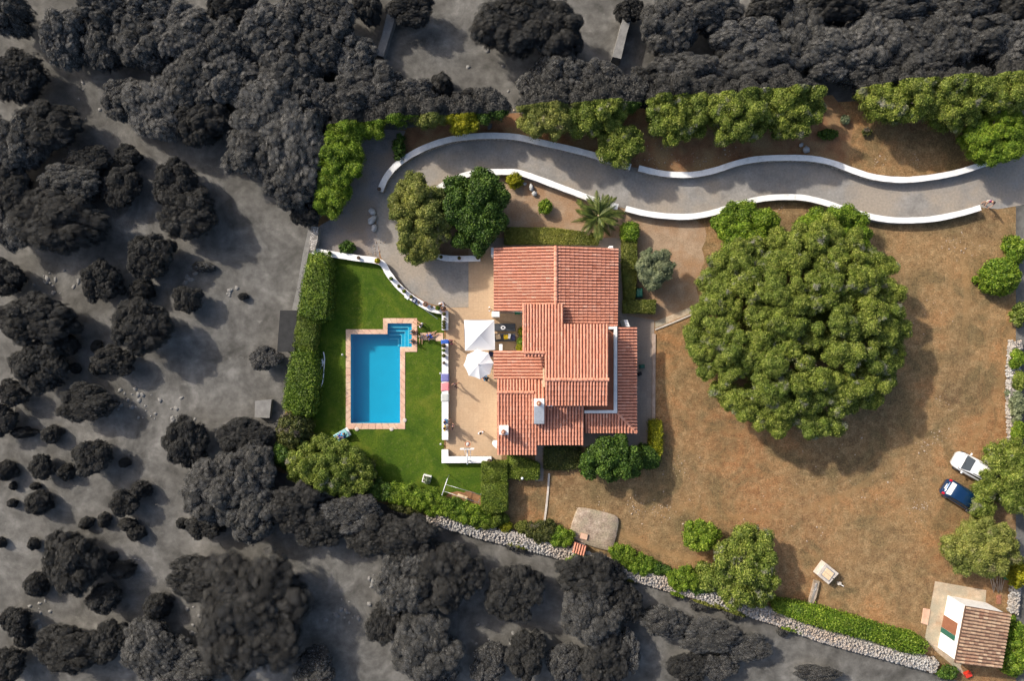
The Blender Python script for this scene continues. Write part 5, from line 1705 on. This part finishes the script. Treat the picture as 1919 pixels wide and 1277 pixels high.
# ------------------------------------------------------------------ flower pots on the walls
POT = lathe('pot', [(0.10, 0.0), (0.13, 0.02), (0.165, 0.24), (0.185, 0.25), (0.185, 0.29), (0.155, 0.29), (0.15, 0.25), (0.02, 0.25)], 16)
POTD = POT.copy()
POT.materials.append(MT['clay'])
POTD.materials.append(MT['clay_dark'])
SOIL = lathe('soil', [(0.14, 0.23), (0.14, 0.262), (0.01, 0.27)], 14)
SOIL.materials.append(MT['potsoil'])
PLM = {}
for kd in ('green', 'yellow', 'carob', 'darkshrub'):
    PLM[kd] = lobes_to_crown('plant', [(0, 0, 0.40, 0.13), (0.07, 0.04, 0.36, 0.09), (-0.06, 0.05, 0.36, 0.09), (0.0, -0.08, 0.35, 0.09)], 0.05, 500)
    PLM[kd].materials.append(LEAF[kd])
POTS = [
    (619.5, 475, 1, 'carob', 1.0, 'on the long white wall by the gravel yard, first from the left'), (673, 484, 1, None, 0.9, 'on the long white wall by the gravel yard, second from the left'),
    (709, 490, 0, 'yellow', 1.5, 'of large size at the bend of the white lawn wall'), (734, 523, 1, 'carob', 1.0, 'on the curved lawn wall just below the bend'),
    (748.5, 537, 1, 'darkshrub', 0.9, 'on the curved lawn wall, second below the bend'), (758.5, 546.5, 0, 'green', 1.0, 'on the curved lawn wall, third below the bend'),
    (771.5, 557, 1, 'darkshrub', 1.0, 'on the curved lawn wall left of the patterned box'), (785, 567, 1, None, 0.7, 'of small size on the curved wall right of the patterned box'),
    (798.5, 571, 0, None, 1.35, 'of large brown clay on the curved wall, left of a small one'), (809.5, 575.5, 1, None, 0.7, 'of small size on the curved wall near its right end'),
    (821, 578, 0, 'green', 1.3, 'with green plant near the right end of the curved wall'), (832, 579.5, 0, None, 1.4, 'of red clay on the corner where the curved wall ends'),
    (832.7, 589, 0, 'darkshrub', 1.0, 'on the short terrace wall, first below the corner'), (833.5, 597.5, 1, None, 0.6, 'of small size on the short terrace wall, second below the corner'),
    (832.5, 603.5, 1, 'darkshrub', 0.95, 'on the short terrace wall, third below the corner'), (832.5, 609, 1, 'darkshrub', 0.95, 'on the short terrace wall, fourth below the corner'), (832.5, 614.5, 1, 'darkshrub', 1.0, 'on the short terrace wall, lowest'),
    (832.2, 648.5, 0, 'darkshrub', 1.1, 'on the long terrace wall, topmost below the blue towel'), (832, 657, 1, 'carob', 0.9, 'on the long terrace wall, second from the top'),
    (832.3, 667, 1, 'darkshrub', 1.0, 'on the long terrace wall, third from the top'), (832.3, 680.5, 1, None, 0.8, 'on the long terrace wall, just above the lilac towel'),
    (827, 482.5, 1, 'darkshrub', 0.9, 'on the small bluish wall under the olive tree, left'), (861, 484.5, 0, 'darkshrub', 0.9, 'on the small bluish wall under the dark tree, middle'), (896, 483.5, 1, 'darkshrub', 1.1, 'on the small bluish wall by the villa, right'),
    (917.5, 864, 1, None, 1.2, 'of dark stone on the right end of the white corner wall'), (711.5, 355.5, 1, None, 1.0, 'on the lower left end of the curved driveway wall'),
]
for (x, y, d, pl, sc, lab) in POTS:
    z = 0.615 if not (y < 490 and x > 700 and x < 905 and y != 490) else 0.765
    t = thing('flower_pot', 'flower pot ' + lab, 'pot', W(x, y, z), random.uniform(0, 6), 'flower pots on the garden walls')
    t.scale = (sc, sc, sc)
    link('pot', POTD if d else POT, t)
    link('soil', SOIL, t)
    if pl:
        link('plant', PLM[pl], t)
bx = thing('patterned_box', 'dark box with a white pattern on the curved lawn wall', 'box', W(777, 563.5, 0.615), -0.55)
link('body', box('body', -0.19, 0.19, -0.22, 0.22, 0, 0.24, 0.015), bx, 'navy')
for k in range(3):
    link('stripe', box('stripe', -0.10, 0.10, -0.12 + 0.10 * k, -0.06 + 0.10 * k, 0.24, 0.246), bx, 'whitecloth')


def towel_on_wall(label, y0, y1, mat, xl=827.6, xr=843, ragged=0.0):
    """cloth laid over the top of the long terrace wall and hanging down its far side"""
    V, F = [], []
    x0, x1 = W2(827.0, 0, 0.62)[0], W2(840.6, 0, 0.62)[0]
    yy0, yy1 = W2(0, y0, 0.62)[1], W2(0, y1, 0.62)[1]
    prof = [(x0 - 0.02, 0.42), (x0 - 0.015, 0.622), (x0 + 0.1, 0.634), ((x0 + x1) / 2, 0.630), (x1 - 0.08, 0.636), (x1 + 0.025, 0.622), (x1 + 0.035, 0.30)]
    n = 8
    for k in range(n + 1):
        t = k / n
        for i, (x, z) in enumerate(prof):
            w = ragged * math.sin(i * 1.9 + 1)
            V.append((x + 0.008 * math.sin(k * 2.1), yy0 + (yy1 - yy0) * t + (w if k in (0, n) else 0), z + 0.006 * math.sin(k * 1.7 + i)))
    m = len(prof)
    for k in range(n):
        for i in range(m - 1):
            F.append((k * m + i, k * m + i + 1, (k + 1) * m + i + 1, (k + 1) * m + i))
    me = pymesh('towel', V, F, True)
    o = link('towel', me, None, mat)
    sd = o.modifiers.new('thick', 'SOLIDIFY')
    sd.thickness = 0.012
    return tag(o, label, 'towel', 'towels on the terrace wall')


towel_on_wall('lilac blue towel hanging over the long terrace wall', 701, 715.5, 'lilac')
towel_on_wall('pink towel bunched over the long terrace wall', 717.5, 733, 'pink', ragged=0.05)
towel_on_wall('pale grey towel over the long terrace wall below the pink one', 738.5, 753, 'greytowel')
towel_on_wall('deep blue towel over the top end of the long terrace wall', 637, 644.5, 'blue', ragged=0.03)

# basketball hoop on the corner wall
bk = thing('basketball_hoop', 'basketball hoop with white backboard at the terrace end', 'basketball hoop', (*W2(878.5, 863, 0.6), 0.61))
bx0, by0 = bk.location.x, bk.location.y
brd = W2(875.5, 841.5, 3.2)
rim = W2(876.5, 833, 3.05)
link('post', tube('post', [(0, 0, 0), (0, 0, 1.9), (brd[0] - bx0, brd[1] - by0 - 0.15, 2.5)], 0.055), bk, 'whitemetal')
q = link('backboard', box('backboard', -0.62, 0.62, -0.02, 0.02, -0.40, 0.42, 0.008), bk, 'whitemetal')
q.location = (brd[0] - bx0, brd[1] - by0, 2.62)
link('target_frame', box('target_frame', -0.29, 0.29, 0.021, 0.03, -0.22, 0.2), q, 'darkmetal')
rm = torus('rim', 0.225, 0.02, 20, 6)
o = link('rim', rm, bk, 'orange')
o.location = (rim[0] - bx0, rim[1] - by0, 2.40)
o.scale = (1, 1.25, 1)
link('net', lathe('net', [(0.21, 0.0), (0.15, -0.2), (0.12, -0.38)], 12), o, 'greytowel')
link('strut', tube('strut', [(0.15, -0.05, 0.0), (brd[0] - bx0 + 0.3, brd[1] - by0 - 0.03, 2.5)], 0.02), bk, 'whitemetal')
link('strut', tube('strut', [(-0.15, -0.05, 0.0), (brd[0] - bx0 - 0.3, brd[1] - by0 - 0.03, 2.5)], 0.02), bk, 'whitemetal')

# planter, swing frame, hose, pool pole, stepping stones, lounger on the lawn
pt = thing('white_planter', 'square white planter with a leafy plant at the foot of the lawn', 'planter', W(800.5, 897), -0.25)
link('box', box('box', -0.38, 0.38, -0.36, 0.36, 0, 0.45, 0.03), pt, 'white')
link('soil', box('soil', -0.31, 0.31, -0.29, 0.29, 0.44, 0.465), pt, 'potsoil')
link('plant', lobes_to_crown('plant', [(0.08, -0.05, 0.6, 0.26), (-0.10, 0.05, 0.55, 0.18), (0.2, 0.1, 0.55, 0.16), (0.15, -0.2, 0.55, 0.18)], 0.09, 160), pt, LEAF['silver'])
sw = thing('swing_frame', 'thin white swing frame with a pale plank seat at the lawn foot', 'swing')
a, b = W(838.5, 898, 1.9), W(828, 929, 1.9)
link('end_bar', tube('end_bar', [a, b], 0.035), sw, 'whitemetal')
for (p, q) in (((836, 909), (901, 928)), ((831, 921), (897, 943))):
    link('rail', tube('rail', [W(*p, 1.9), W(*q, 1.9)], 0.018), sw, 'metal')
for p in ((838.5, 898), (828, 929), (901, 928), (897, 943)):
    x, y = W2(*p, 1.9)
    link('post', tube('post', [(x, y, 0), (x, y, 1.88)], 0.025), sw, 'metal')
c = Vector(W(866.5, 931, 0.5))
o = link('seat', box('seat', -0.47, 0.47, -0.13, 0.13, -0.02, 0.02, 0.008), sw, 'plank')
o.location = c
o.rotation_euler = (0, 0, math.radians(-19))
for s in (-1, 1):
    dx, dy = s * 0.42 * math.cos(math.radians(-19)), s * 0.42 * math.sin(math.radians(-19))
    link('rope', tube('rope', [(c.x + dx, c.y + dy, 0.5), (c.x + dx, c.y + dy + 0.05, 1.88)], 0.008, 4), sw, 'greytowel')
hs = thing('pool_hose', 'pale blue pool hose lying in a long loop beside the left hedge', 'hose')
P = catmull([W(x, y, 0.05) for x, y in ((606, 660), (608, 672), (607, 690), (605, 712), (601, 726), (596, 726), (595, 716), (599, 698), (602, 684), (604, 672))], 5)
link('tube', tube('tube', P, 0.055), hs, 'whitecloth')
o = link('cleaner_head', box('cleaner_head', -0.12, 0.12, -0.30, 0.30, 0.02, 0.16, 0.03), hs, 'whitecloth')
o.location = W(604, 681)
o.rotation_euler = (0, 0, -0.2)
pp_ = thing('pool_pole', 'long white pool pole leaning from the lawn on the curved wall', 'pole')
link('shaft', tube('shaft', [W(820, 598, 0.06), W(764, 557, 0.66)], 0.028), pp_, 'whitemetal')
o = link('net_head', box('net_head', -0.22, 0.22, -0.13, 0.13, 0, 0.05, 0.02), pp_, 'whitecloth')
o.location = W(762.5, 557.5, 0.64)
o.rotation_euler = (0, 0, -0.7)
for (x, y, s, lab) in ((823.5, 632, 0.36, 'square stepping stone in the lawn, nearest the terrace opening'), (808, 630, 0.34, 'square stepping stone in the lawn, under the person in blue'), (794, 631, 0.32, 'square stepping stone in the lawn, nearest the pool')):
    o = link('stepping_stone', box('stepping_stone', -s, s, -s * 1.05, s * 1.05, 0, 0.05, 0.02), None, 'coping')
    o.location = W(x, y)
    tag(o, lab, 'stone')
for (x, y, lab) in ((643, 665, 'small pale green garden light left of the pool'), (826, 700, 'small yellow garden light at the left foot of the terrace wall'), (826.5, 832, 'small yellow garden light by the lower terrace opening'), (1045, 0, '')):
    if not lab:
        continue
    t = thing('garden_light', lab, 'light', W(x, y))
    link('stem', tube('stem', [(0, 0, 0), (0, 0, 0.25)], 0.02), t, 'metal')
    link('head', lathe('head', [(0.02, 0.24), (0.10, 0.26), (0.10, 0.32), (0.02, 0.36)], 10), t, 'greytowel')
o = thing('garden_lamp', 'white globe lamp on the hedge below the villa', 'lamp', W(978.5, 893, 0.0))
link('post', tube('post', [(0, 0, 0), (0, 0, 0.9)], 0.025), o, 'whitemetal')
link('globe', lathe('globe', [(0.02, 0.88), (0.10, 0.93), (0.13, 1.02), (0.10, 1.11), (0.02, 1.15)], 12), o, 'white')
# odds and ends by the hut
t = thing('crate', 'red plastic crate against the lower side of the hut', 'crate', W(1811, 1263), 0.4)
link('body', box('body', -0.30, 0.30, -0.22, 0.22, 0, 0.35, 0.02), t, 'red_plastic')
link('handle', box('handle', -0.34, -0.30, -0.08, 0.08, 0.2, 0.3), t, 'darkmetal')
t = thing('tarp_heap', 'green tarpaulin heap above the hut at the right edge', 'tarp', W(1884, 1078), 0.2)
link('heap', stones('heap', [(0, 0, 0.3)], [0.45], 0.8), t, 'green_plastic')
wp_ = thing('wood_pile', 'pile of weathered poles between the hut and the olive tree', 'wood pile', W(1868, 1095))
for k in range(9):
    a = random.uniform(1.2, 2.0)
    x = -0.5 + 0.12 * k
    o = link('pole', tube('pole', [(-0.7, 0, 0), (0.7, 0, 0.02)], random.uniform(0.03, 0.05)), wp_, 'wood')
    o.location = (x, random.uniform(-0.15, 0.15), 0.06 + 0.05 * (k % 3))
    o.rotation_euler = (0, 0, a)
t = thing('brick_stack', 'small stack of orange bricks right of the hut roof corner', 'bricks', W(1871, 1124))
for k in range(5):
    o = link('brick', box('brick', -0.20, 0.20, -0.08, 0.08, 0, 0.09, 0.008), t, 'clay')
    o.location = (random.uniform(-0.05, 0.05), 0.17 * (k - 2), 0.0)

# ------------------------------------------------------------------ cars


def loft(name, secs, smooth=True):
    """secs: (x, [(y, z) half profile from the bottom centre outwards up to the top centre])"""
    V, F = [], []
    m = len(secs[0][1])
    ring = 2 * m - 2
    for x, pr in secs:
        full = [(y, z) for y, z in pr] + [(-y, z) for y, z in pr[-2:0:-1]]
        V += [(x, y, z) for y, z in full]
    for i in range(len(secs) - 1):
        for k in range(ring):
            k2 = (k + 1) % ring
            F.append((i * ring + k, (i + 1) * ring + k, (i + 1) * ring + k2, i * ring + k2))
    F.append(tuple(range(ring)))
    F.append(tuple((len(secs) - 1) * ring + k for k in range(ring))[::-1])
    me = pymesh(name, V, F, smooth)
    bm = bmesh.new()
    bm.from_mesh(me)
    bmesh.ops.recalc_face_normals(bm, faces=bm.faces)
    bm.to_mesh(me)
    bm.free()
    return me


def car(label, x, y, ang, paint, glassm, rails=False, fwd=0.0):
    """hatchback, nose along +x, 4.1 m long"""
    t = thing('parked_car', label, 'car', W(x, y), ang, 'cars parked under the tree')

    def sec(x, hw, zt, zs):
        return (x, [(0, 0.20), (hw * 0.85, 0.20), (hw, 0.42), (hw * 0.99, zs), (hw * 0.90, zt - 0.02), (hw * 0.5, zt), (0, zt + 0.01)])
    body = loft('body', [sec(-2.05, 0.62, 0.72, 0.60), sec(-2.00, 0.74, 0.92, 0.75), sec(-1.80, 0.84, 0.98, 0.82), sec(-1.2, 0.87, 0.98, 0.85), sec(0, 0.88, 0.96, 0.85), sec(0.9, 0.87, 0.94, 0.82), sec(1.5, 0.83, 0.86, 0.74), sec(1.85, 0.74, 0.76, 0.62), sec(2.02, 0.58, 0.66, 0.52)])
    b = link('body', body, t, paint)

    def cs(x, hw, zt):
        return (x, [(0, 0.90), (hw * 1.10, 0.90), (hw * 1.06, 0.98), (hw, zt - 0.10), (hw * 0.9, zt - 0.02), (hw * 0.5, zt), (0, zt + 0.015)])
    cab = loft('cabin', [cs(-1.92, 0.70, 0.98 + 0.03), cs(-1.55, 0.68, 1.40), cs(-1.1, 0.68, 1.47), cs(-0.2, 0.69, 1.48), cs(0.25, 0.68, 1.42), cs(1.02, 0.70, 0.98)])
    c = link('cabin', cab, t, paint)
    c.location = (fwd, 0, 0)
    c.scale = (1.0 + 0.12 * (fwd > 0), 1, 1 + 0.06 * (fwd > 0))

    def pane(name, pts, m=glassm):
        return link(name, pymesh(name, pts, [tuple(range(len(pts)))]), c, m)
    pane('windscreen', [(0.36, 0.58, 1.405), (0.36, -0.58, 1.405), (0.93, -0.68, 1.06), (0.93, 0.68, 1.06)])
    pane('rear_window', [(-1.62, -0.56, 1.36), (-1.62, 0.56, 1.36), (-1.90, 0.62, 1.06), (-1.90, -0.62, 1.06)])
    for s in (-1, 1):
        pane('side_window', [(0.25, s * 0.705, 1.33), (-1.4, s * 0.705, 1.34), (-1.55, s * 0.775, 1.0), (0.75, s * 0.775, 1.0)])
        m = link('mirror', box('mirror', -0.07, 0.07, -0.11, 0.11, -0.06, 0.06, 0.03), b, paint if rails else 'darkmetal')
        m.location = (0.62 + fwd * 1.2, s * 0.95, 1.02)
        link('headlight', loft('headlight', [(1.55, [(0, 0), (0.10, 0), (0.12, 0.05), (0.05, 0.09), (0, 0.09)]), (1.90, [(0, 0), (0.08, 0), (0.08, 0.03), (0.04, 0.05), (0, 0.05)])]), b, 'lamp_clear').location = (0, s * 0.60, 0.70)
        link('taillight', box('taillight', -0.12, 0.05, -0.10, 0.10, -0.10, 0.14, 0.03), b, 'lamp_red').location = (-1.93, s * 0.68, 0.84)
        if rails:
            link('roof_rail', tube('roof_rail', [(-1.35, s * 0.60, 1.48), (0.1, s * 0.60, 1.49)], 0.025), c, 'darkmetal')
        for wx in (-1.28, 1.28):
            w = link('wheel', lathe('wheel', [(0.20, -0.09), (0.30, -0.10), (0.31, 0.0), (0.30, 0.10), (0.20, 0.09)], 18), t, 'tyre')
            w.location = (wx, s * 0.80, 0.31)
            w.rotation_euler = (math.pi / 2, 0, 0)
            link('rim', lathe('rim', [(0.19, -0.092), (0.18, 0.0), (0.19, 0.092)], 14), w, 'metal')
    link('number_plate', box('number_plate', -0.015, 0.015, -0.26, 0.26, -0.055, 0.055), b, 'plate').location = (-2.05, 0, 0.80)
    link('bumper', box('bumper', -0.06, 0.06, -0.70, 0.70, -0.08, 0.08, 0.04), b, paint).location = (-2.02, 0, 0.48)
    if rails:
        link('wiper', tube('wiper', [(0.98, -0.4, 1.05), (0.80, 0.25, 1.17)], 0.012), c, 'darkmetal')
    return t


car('white hatchback with roof rails parked nose out under the tree', 1817, 876, math.radians(151), 'carwhite', 'glass', True, 0.42)
car('dark blue hatchback parked nose first under the tree', 1797, 930, math.radians(-32), 'carblue', 'glass_blue')

# ------------------------------------------------------------------ people


def skin_mesh(name, verts, edges, radii, parent, mat, root=0, sub=1):
    me = bpy.data.meshes.new(name)
    me.from_pydata(verts, edges, [])
    o = link(name, me, parent, mat)
    o.modifiers.new('skin', 'SKIN')
    sk = me.skin_vertices[0].data
    for i, r in enumerate(radii):
        sk[i].radius = (r, r)
        sk[i].use_root = (i == root)
    s = o.modifiers.new('sub', 'SUBSURF')
    s.levels = s.render_levels = sub
    o.modifiers['skin'].use_smooth_shade = True
    return o


def person(label, x, y, rz, pose, top, bottom, hair='hair_dark', z=0.0, sc=1.0, child_top_sleeve=0.6):
    """one body, facing +y; clothing and hair as children"""
    t = thing('person', label, 'person', W(x, y, z), rz, 'people in the garden')
    t.scale = (sc, sc, sc)
    J = {}

    def setj(**k):
        for n, p in k.items():
            J[n] = Vector(p)
    setj(pel=(0, 0, .96), spi=(0, .01, 1.16), che=(0, 0, 1.36), nec=(0, .01, 1.50), hea=(0, .03, 1.62), top=(0, .02, 1.71),
         shl=(-.19, 0, 1.41), shr=(.19, 0, 1.41), ell=(-.25, -.02, 1.14), elr=(.25, -.02, 1.14), wrl=(-.25, .08, .92), wrr=(.25, .08, .92),
         hil=(-.10, 0, .90), hir=(.10, 0, .90), knl=(-.11, .02, .50), knr=(.11, .02, .50), anl=(-.11, -.02, .09), anr=(.11, -.02, .09), tol=(-.12, .14, .04), tor=(.12, .14, .04))
    if pose == 'walk':
        setj(knl=(-.11, .16, .52), anl=(-.11, .10, .11), tol=(-.12, .26, .06), knr=(.11, -.04, .50), anr=(.11, -.30, .12), tor=(.12, -.16, .04),
             ell=(-.25, -.14, 1.18), wrl=(-.25, -.10, .95), elr=(.25, .12, 1.16), wrr=(.24, .28, .98))
    if pose in ('sit', 'floor', 'lie'):
        for n in ('pel', 'spi', 'che', 'nec', 'hea', 'top', 'shl', 'shr', 'ell', 'elr', 'wrl', 'wrr', 'hil', 'hir'):
            J[n].z -= .82
        if pose == 'sit':
            setj(knl=(-.13, .42, .10), knr=(.13, .42, .10), anl=(-.13, .44, -.32), anr=(.13, .44, -.32), tol=(-.13, .58, -.37), tor=(.13, .58, -.37),
                 wrl=(-.16, .26, .20), wrr=(.16, .26, .20), ell=(-.26, .06, .34), elr=(.26, .06, .34))
        if pose == 'floor':
            setj(knl=(-.16, .44, .16), knr=(.14, .46, .14), anl=(-.14, .84, .07), anr=(.16, .86, .07), tol=(-.15, .90, .20), tor=(.17, .92, .20),
                 wrl=(-.30, -.22, .06), wrr=(.30, -.22, .06), ell=(-.28, -.14, .32), elr=(.28, -.14, .32))
        if pose == 'lie':
            for n in ('spi', 'che', 'nec', 'hea', 'top', 'shl', 'shr'):
                dz = J[n].z - .14
                J[n].y -= dz * .85
                J[n].z = .14 + dz * .5
            setj(ell=(-.30, -.16, .26), elr=(.30, -.16, .26), wrl=(-.18, .06, .24), wrr=(.18, .06, .24), knl=(-.12, .42, .22), knr=(.12, .44, .14), anl=(-.12, .80, .09), anr=(.12, .86, .09), tol=(-.14, .84, .20), tor=(.14, .90, .20))
    if pose == 'lean':
        for n in ('spi', 'che', 'nec', 'hea', 'top', 'shl', 'shr', 'ell', 'elr', 'wrl', 'wrr'):
            J[n].y += (J[n].z - .96) * .45 if J[n].z > .96 else .2
        setj(ell=(-.27, .36, 1.16), elr=(.27, .36, 1.16), wrl=(-.20, .55, 1.0), wrr=(.20, .55, 1.0))
    names = ['pel', 'spi', 'che', 'nec', 'hea', 'top', 'shl', 'shr', 'ell', 'elr', 'wrl', 'wrr', 'hil', 'hir', 'knl', 'knr', 'anl', 'anr', 'tol', 'tor']
    R = dict(pel=.125, spi=.115, che=.13, nec=.052, hea=.092, top=.085, shl=.062, shr=.062, ell=.042, elr=.042, wrl=.030, wrr=.030, hil=.085, hir=.085, knl=.058, knr=.058, anl=.042, anr=.042, tol=.034, tor=.034)
    E = [('pel', 'spi'), ('spi', 'che'), ('che', 'nec'), ('nec', 'hea'), ('hea', 'top'), ('che', 'shl'), ('che', 'shr'), ('shl', 'ell'), ('shr', 'elr'), ('ell', 'wrl'), ('elr', 'wrr'), ('pel', 'hil'), ('pel', 'hir'), ('hil', 'knl'), ('hir', 'knr'), ('knl', 'anl'), ('knr', 'anr'), ('anl', 'tol'), ('anr', 'tor')]
    V = [J[n] for n in names]
    rad = [R[n] for n in names]
    ed = [(names.index(a), names.index(b)) for a, b in E]
    # nose and ears
    hd = names.index('hea')
    fw = Vector((0, 1, 0))
    for off, r in (((0, .115, -.01), .016), ((.10, .0, 0), .016), ((-.10, .0, 0), .016)):
        V.append(J['hea'] + Vector(off))
        rad.append(r)
        ed.append((hd, len(V) - 1))
    # hands: palm, four fingers and a thumb
    for s, wn_, en in ((-1, 'wrl', 'ell'), (1, 'wrr', 'elr')):
        d = (J[wn_] - J[en]).normalized()
        sd = d.cross(Vector((0, 0, 1)))
        sd = sd.normalized() if sd.length > 1e-3 else Vector((1, 0, 0))
        up = sd.cross(d)
        palm_ = J[wn_] + d * .07
        V.append(palm_)
        rad.append(.030)
        pi = len(V) - 1
        ed.append((names.index(wn_), pi))
        for k, ln in enumerate((.075, .085, .08, .06)):
            b0 = palm_ + d * .035 + sd * (k - 1.5) * .021
            b1 = b0 + d * ln * .6 - up * .012
            b2 = b1 + d * ln * .35 - up * .03
            for q in (b0, b1, b2):
                V.append(q)
                rad.append(.009)
            n = len(V)
            ed += [(pi, n - 3), (n - 3, n - 2), (n - 2, n - 1)]
        b0 = palm_ - d * .015 + sd * -.04 * s
        b1 = b0 + d * .045 + sd * -.02 * s
        V += [b0, b1]
        rad += [.011, .009]
        n = len(V)
        ed += [(pi, n - 2), (n - 2, n - 1)]
    skin_mesh('body', V, ed, rad, t, 'skin')
    # shirt
    sl = child_top_sleeve
    if top:
        vv = [J['pel'] + (J['spi'] - J['pel']) * .15, J['spi'], J['che'], J['shl'], J['shr'], J['shl'].lerp(J['ell'], sl), J['shr'].lerp(J['elr'], sl)]
        skin_mesh('shirt', vv, [(0, 1), (1, 2), (2, 3), (2, 4), (3, 5), (4, 6)], [.145, .135, .150, .080, .080, .066, .066], t, top)
    if bottom:
        vv = [J['pel'], J['hil'], J['hir'], J['hil'].lerp(J['knl'], .8), J['hir'].lerp(J['knr'], .8), J['pel'].lerp(J['spi'], .3)]
        skin_mesh('shorts', vv, [(0, 1), (0, 2), (1, 3), (2, 4), (0, 5)], [.140, .105, .105, .082, .082, .135], t, bottom)
    bm = bmesh.new()
    bmesh.ops.create_icosphere(bm, subdivisions=2, radius=.118)
    for v in list(bm.verts):
        if v.co.z < -0.035 and v.co.y > -0.02:
            bm.verts.remove(v)
    h = link('hair', bmesh_to('hair', bm, True), t, hair)
    h.location = J['hea'].lerp(J['top'], .55) + Vector((0, -.018, .015))
    return t


r_ = math.radians
person('person in a white and blue top standing by the wall corner above the terrace', 832, 569, r_(150), 'lean', 'whitecloth', 'navy', 'hair_dark')
person('person in a pale wrap with dark hair sitting on grass by the pool steps', 790, 610, r_(60), 'floor', 'whitecloth', None, 'hair_dark', 0.03, 0.95)
person('dark haired person sitting on the coping by the pool steps, upper', 776.5, 623, r_(90), 'sit', 'plum', 'black', 'hair_dark', 0.07, 0.9)
person('child with dark hair standing right behind the pool coping', 784, 622, r_(90), 'stand', 'plum', 'maroon', 'hair_dark', 0.03, 0.62)
person('dark haired person sitting on the coping by the pool steps, lower', 776, 640, r_(90), 'sit', 'plum', 'black', 'hair_dark', 0.07, 0.9)
person('person in pale clothes crouched on the grass left of the person in blue', 789, 631, r_(180), 'floor', 'greytowel', 'beige', 'hair_fair', 0.03, 0.8)
person('person in a bright blue shirt sitting on the stepping stones', 804.5, 632, r_(-60), 'floor', 'blue', 'blue', 'hair_dark', 0.05)
person('person in dark red clothes walking through the terrace opening', 847.5, 641.5, r_(-70), 'walk', 'maroon', 'maroon', 'hair_dark', 0.03)
person('person in dark clothes walking alone on the open terrace', 856, 721.5, r_(115), 'walk', 'plum', 'plum', 'hair_dark', 0.03)
person('person in a blue shirt sitting on the white terrace wall', 834.5, 790, r_(-90), 'sit', 'blue', 'azure', 'hair_dark', 0.66)
person('person in a yellow shirt sitting on the white terrace wall', 834, 801.5, r_(-90), 'sit', 'yellow', 'greytowel', 'hair_dark', 0.66)
person('person in dark clothes standing in front of the two on the wall', 850.5, 798, r_(75), 'stand', 'plum', 'whitecloth', 'hair_dark', 0.03)
person('person in a white shirt standing alone near the basketball hoop', 902, 808, r_(-160), 'stand', 'whitecloth', 'greytowel', 'hair_dark', 0.03)
person('person in an azure shirt sitting beside the white parasol', 910.5, 709, r_(60), 'sit', 'azure', 'navy', 'hair_dark', 0.47)
person('person in pale clothes by the white pillar at the villa corner', 918, 580.5, r_(-90), 'stand', 'whitecloth', 'beige', 'hair_fair', 0.03, 0.85)
person('person in a purple top standing at the right end of the driveway wall', 1842, 381, r_(150), 'lean', 'purple', 'greytowel', 'hair_dark', 0.02)

# small stool for the seated guest by the parasol
t = thing('garden_chair', 'dark garden chair under the guest in azure beside the parasol', 'chair', W(910.5, 709, 0.03), r_(60))
link('seat', box('seat', -0.22, 0.22, -0.22, 0.22, 0.42, 0.46, 0.01), t, 'darkmetal')
link('backrest', box('backrest', -0.22, 0.22, -0.25, -0.22, 0.46, 0.85, 0.01), t, 'darkmetal')
for sx in (-1, 1):
    for sy in (-1, 1):
        link('leg', tube('leg', [(sx * 0.19, sy * 0.19, 0), (sx * 0.19, sy * 0.19, 0.42)], 0.018), t, 'darkmetal')
t = thing('garden_chair', 'dark garden chair half hidden between gazebo and parasol', 'chair', W(920, 664, 0.03), r_(-20))
link('seat', box('seat', -0.22, 0.22, -0.22, 0.22, 0.42, 0.46, 0.01), t, 'navy')
link('backrest', box('backrest', -0.22, 0.22, 0.22, 0.25, 0.46, 0.85, 0.01), t, 'navy')
for sx in (-1, 1):
    for sy in (-1, 1):
        link('leg', tube('leg', [(sx * 0.19, sy * 0.19, 0), (sx * 0.19, sy * 0.19, 0.42)], 0.018), t, 'darkmetal')
# lounger with a sunbather at the lower left of the lawn
ang = math.atan2(0.50, 0.86)
lounger('pale teal lounger with a sunbather at the lower left of the lawn', 643, 815, ang, 'whitemetal', 'teal', 1.5, 0.8, 0.6)
person('sunbather in blue lying on the pale teal lounger on the lawn', 639, 816.5, ang + r_(90), 'lie', 'azure', 'blue', 'hair_dark', 0.42, 0.8)
pillow('deep blue towel on the pale teal lounger', 641.5, 817.5, 0.43, 0.75, 0.62, 0.03, 'blue', ang, 'towel', 'towel')
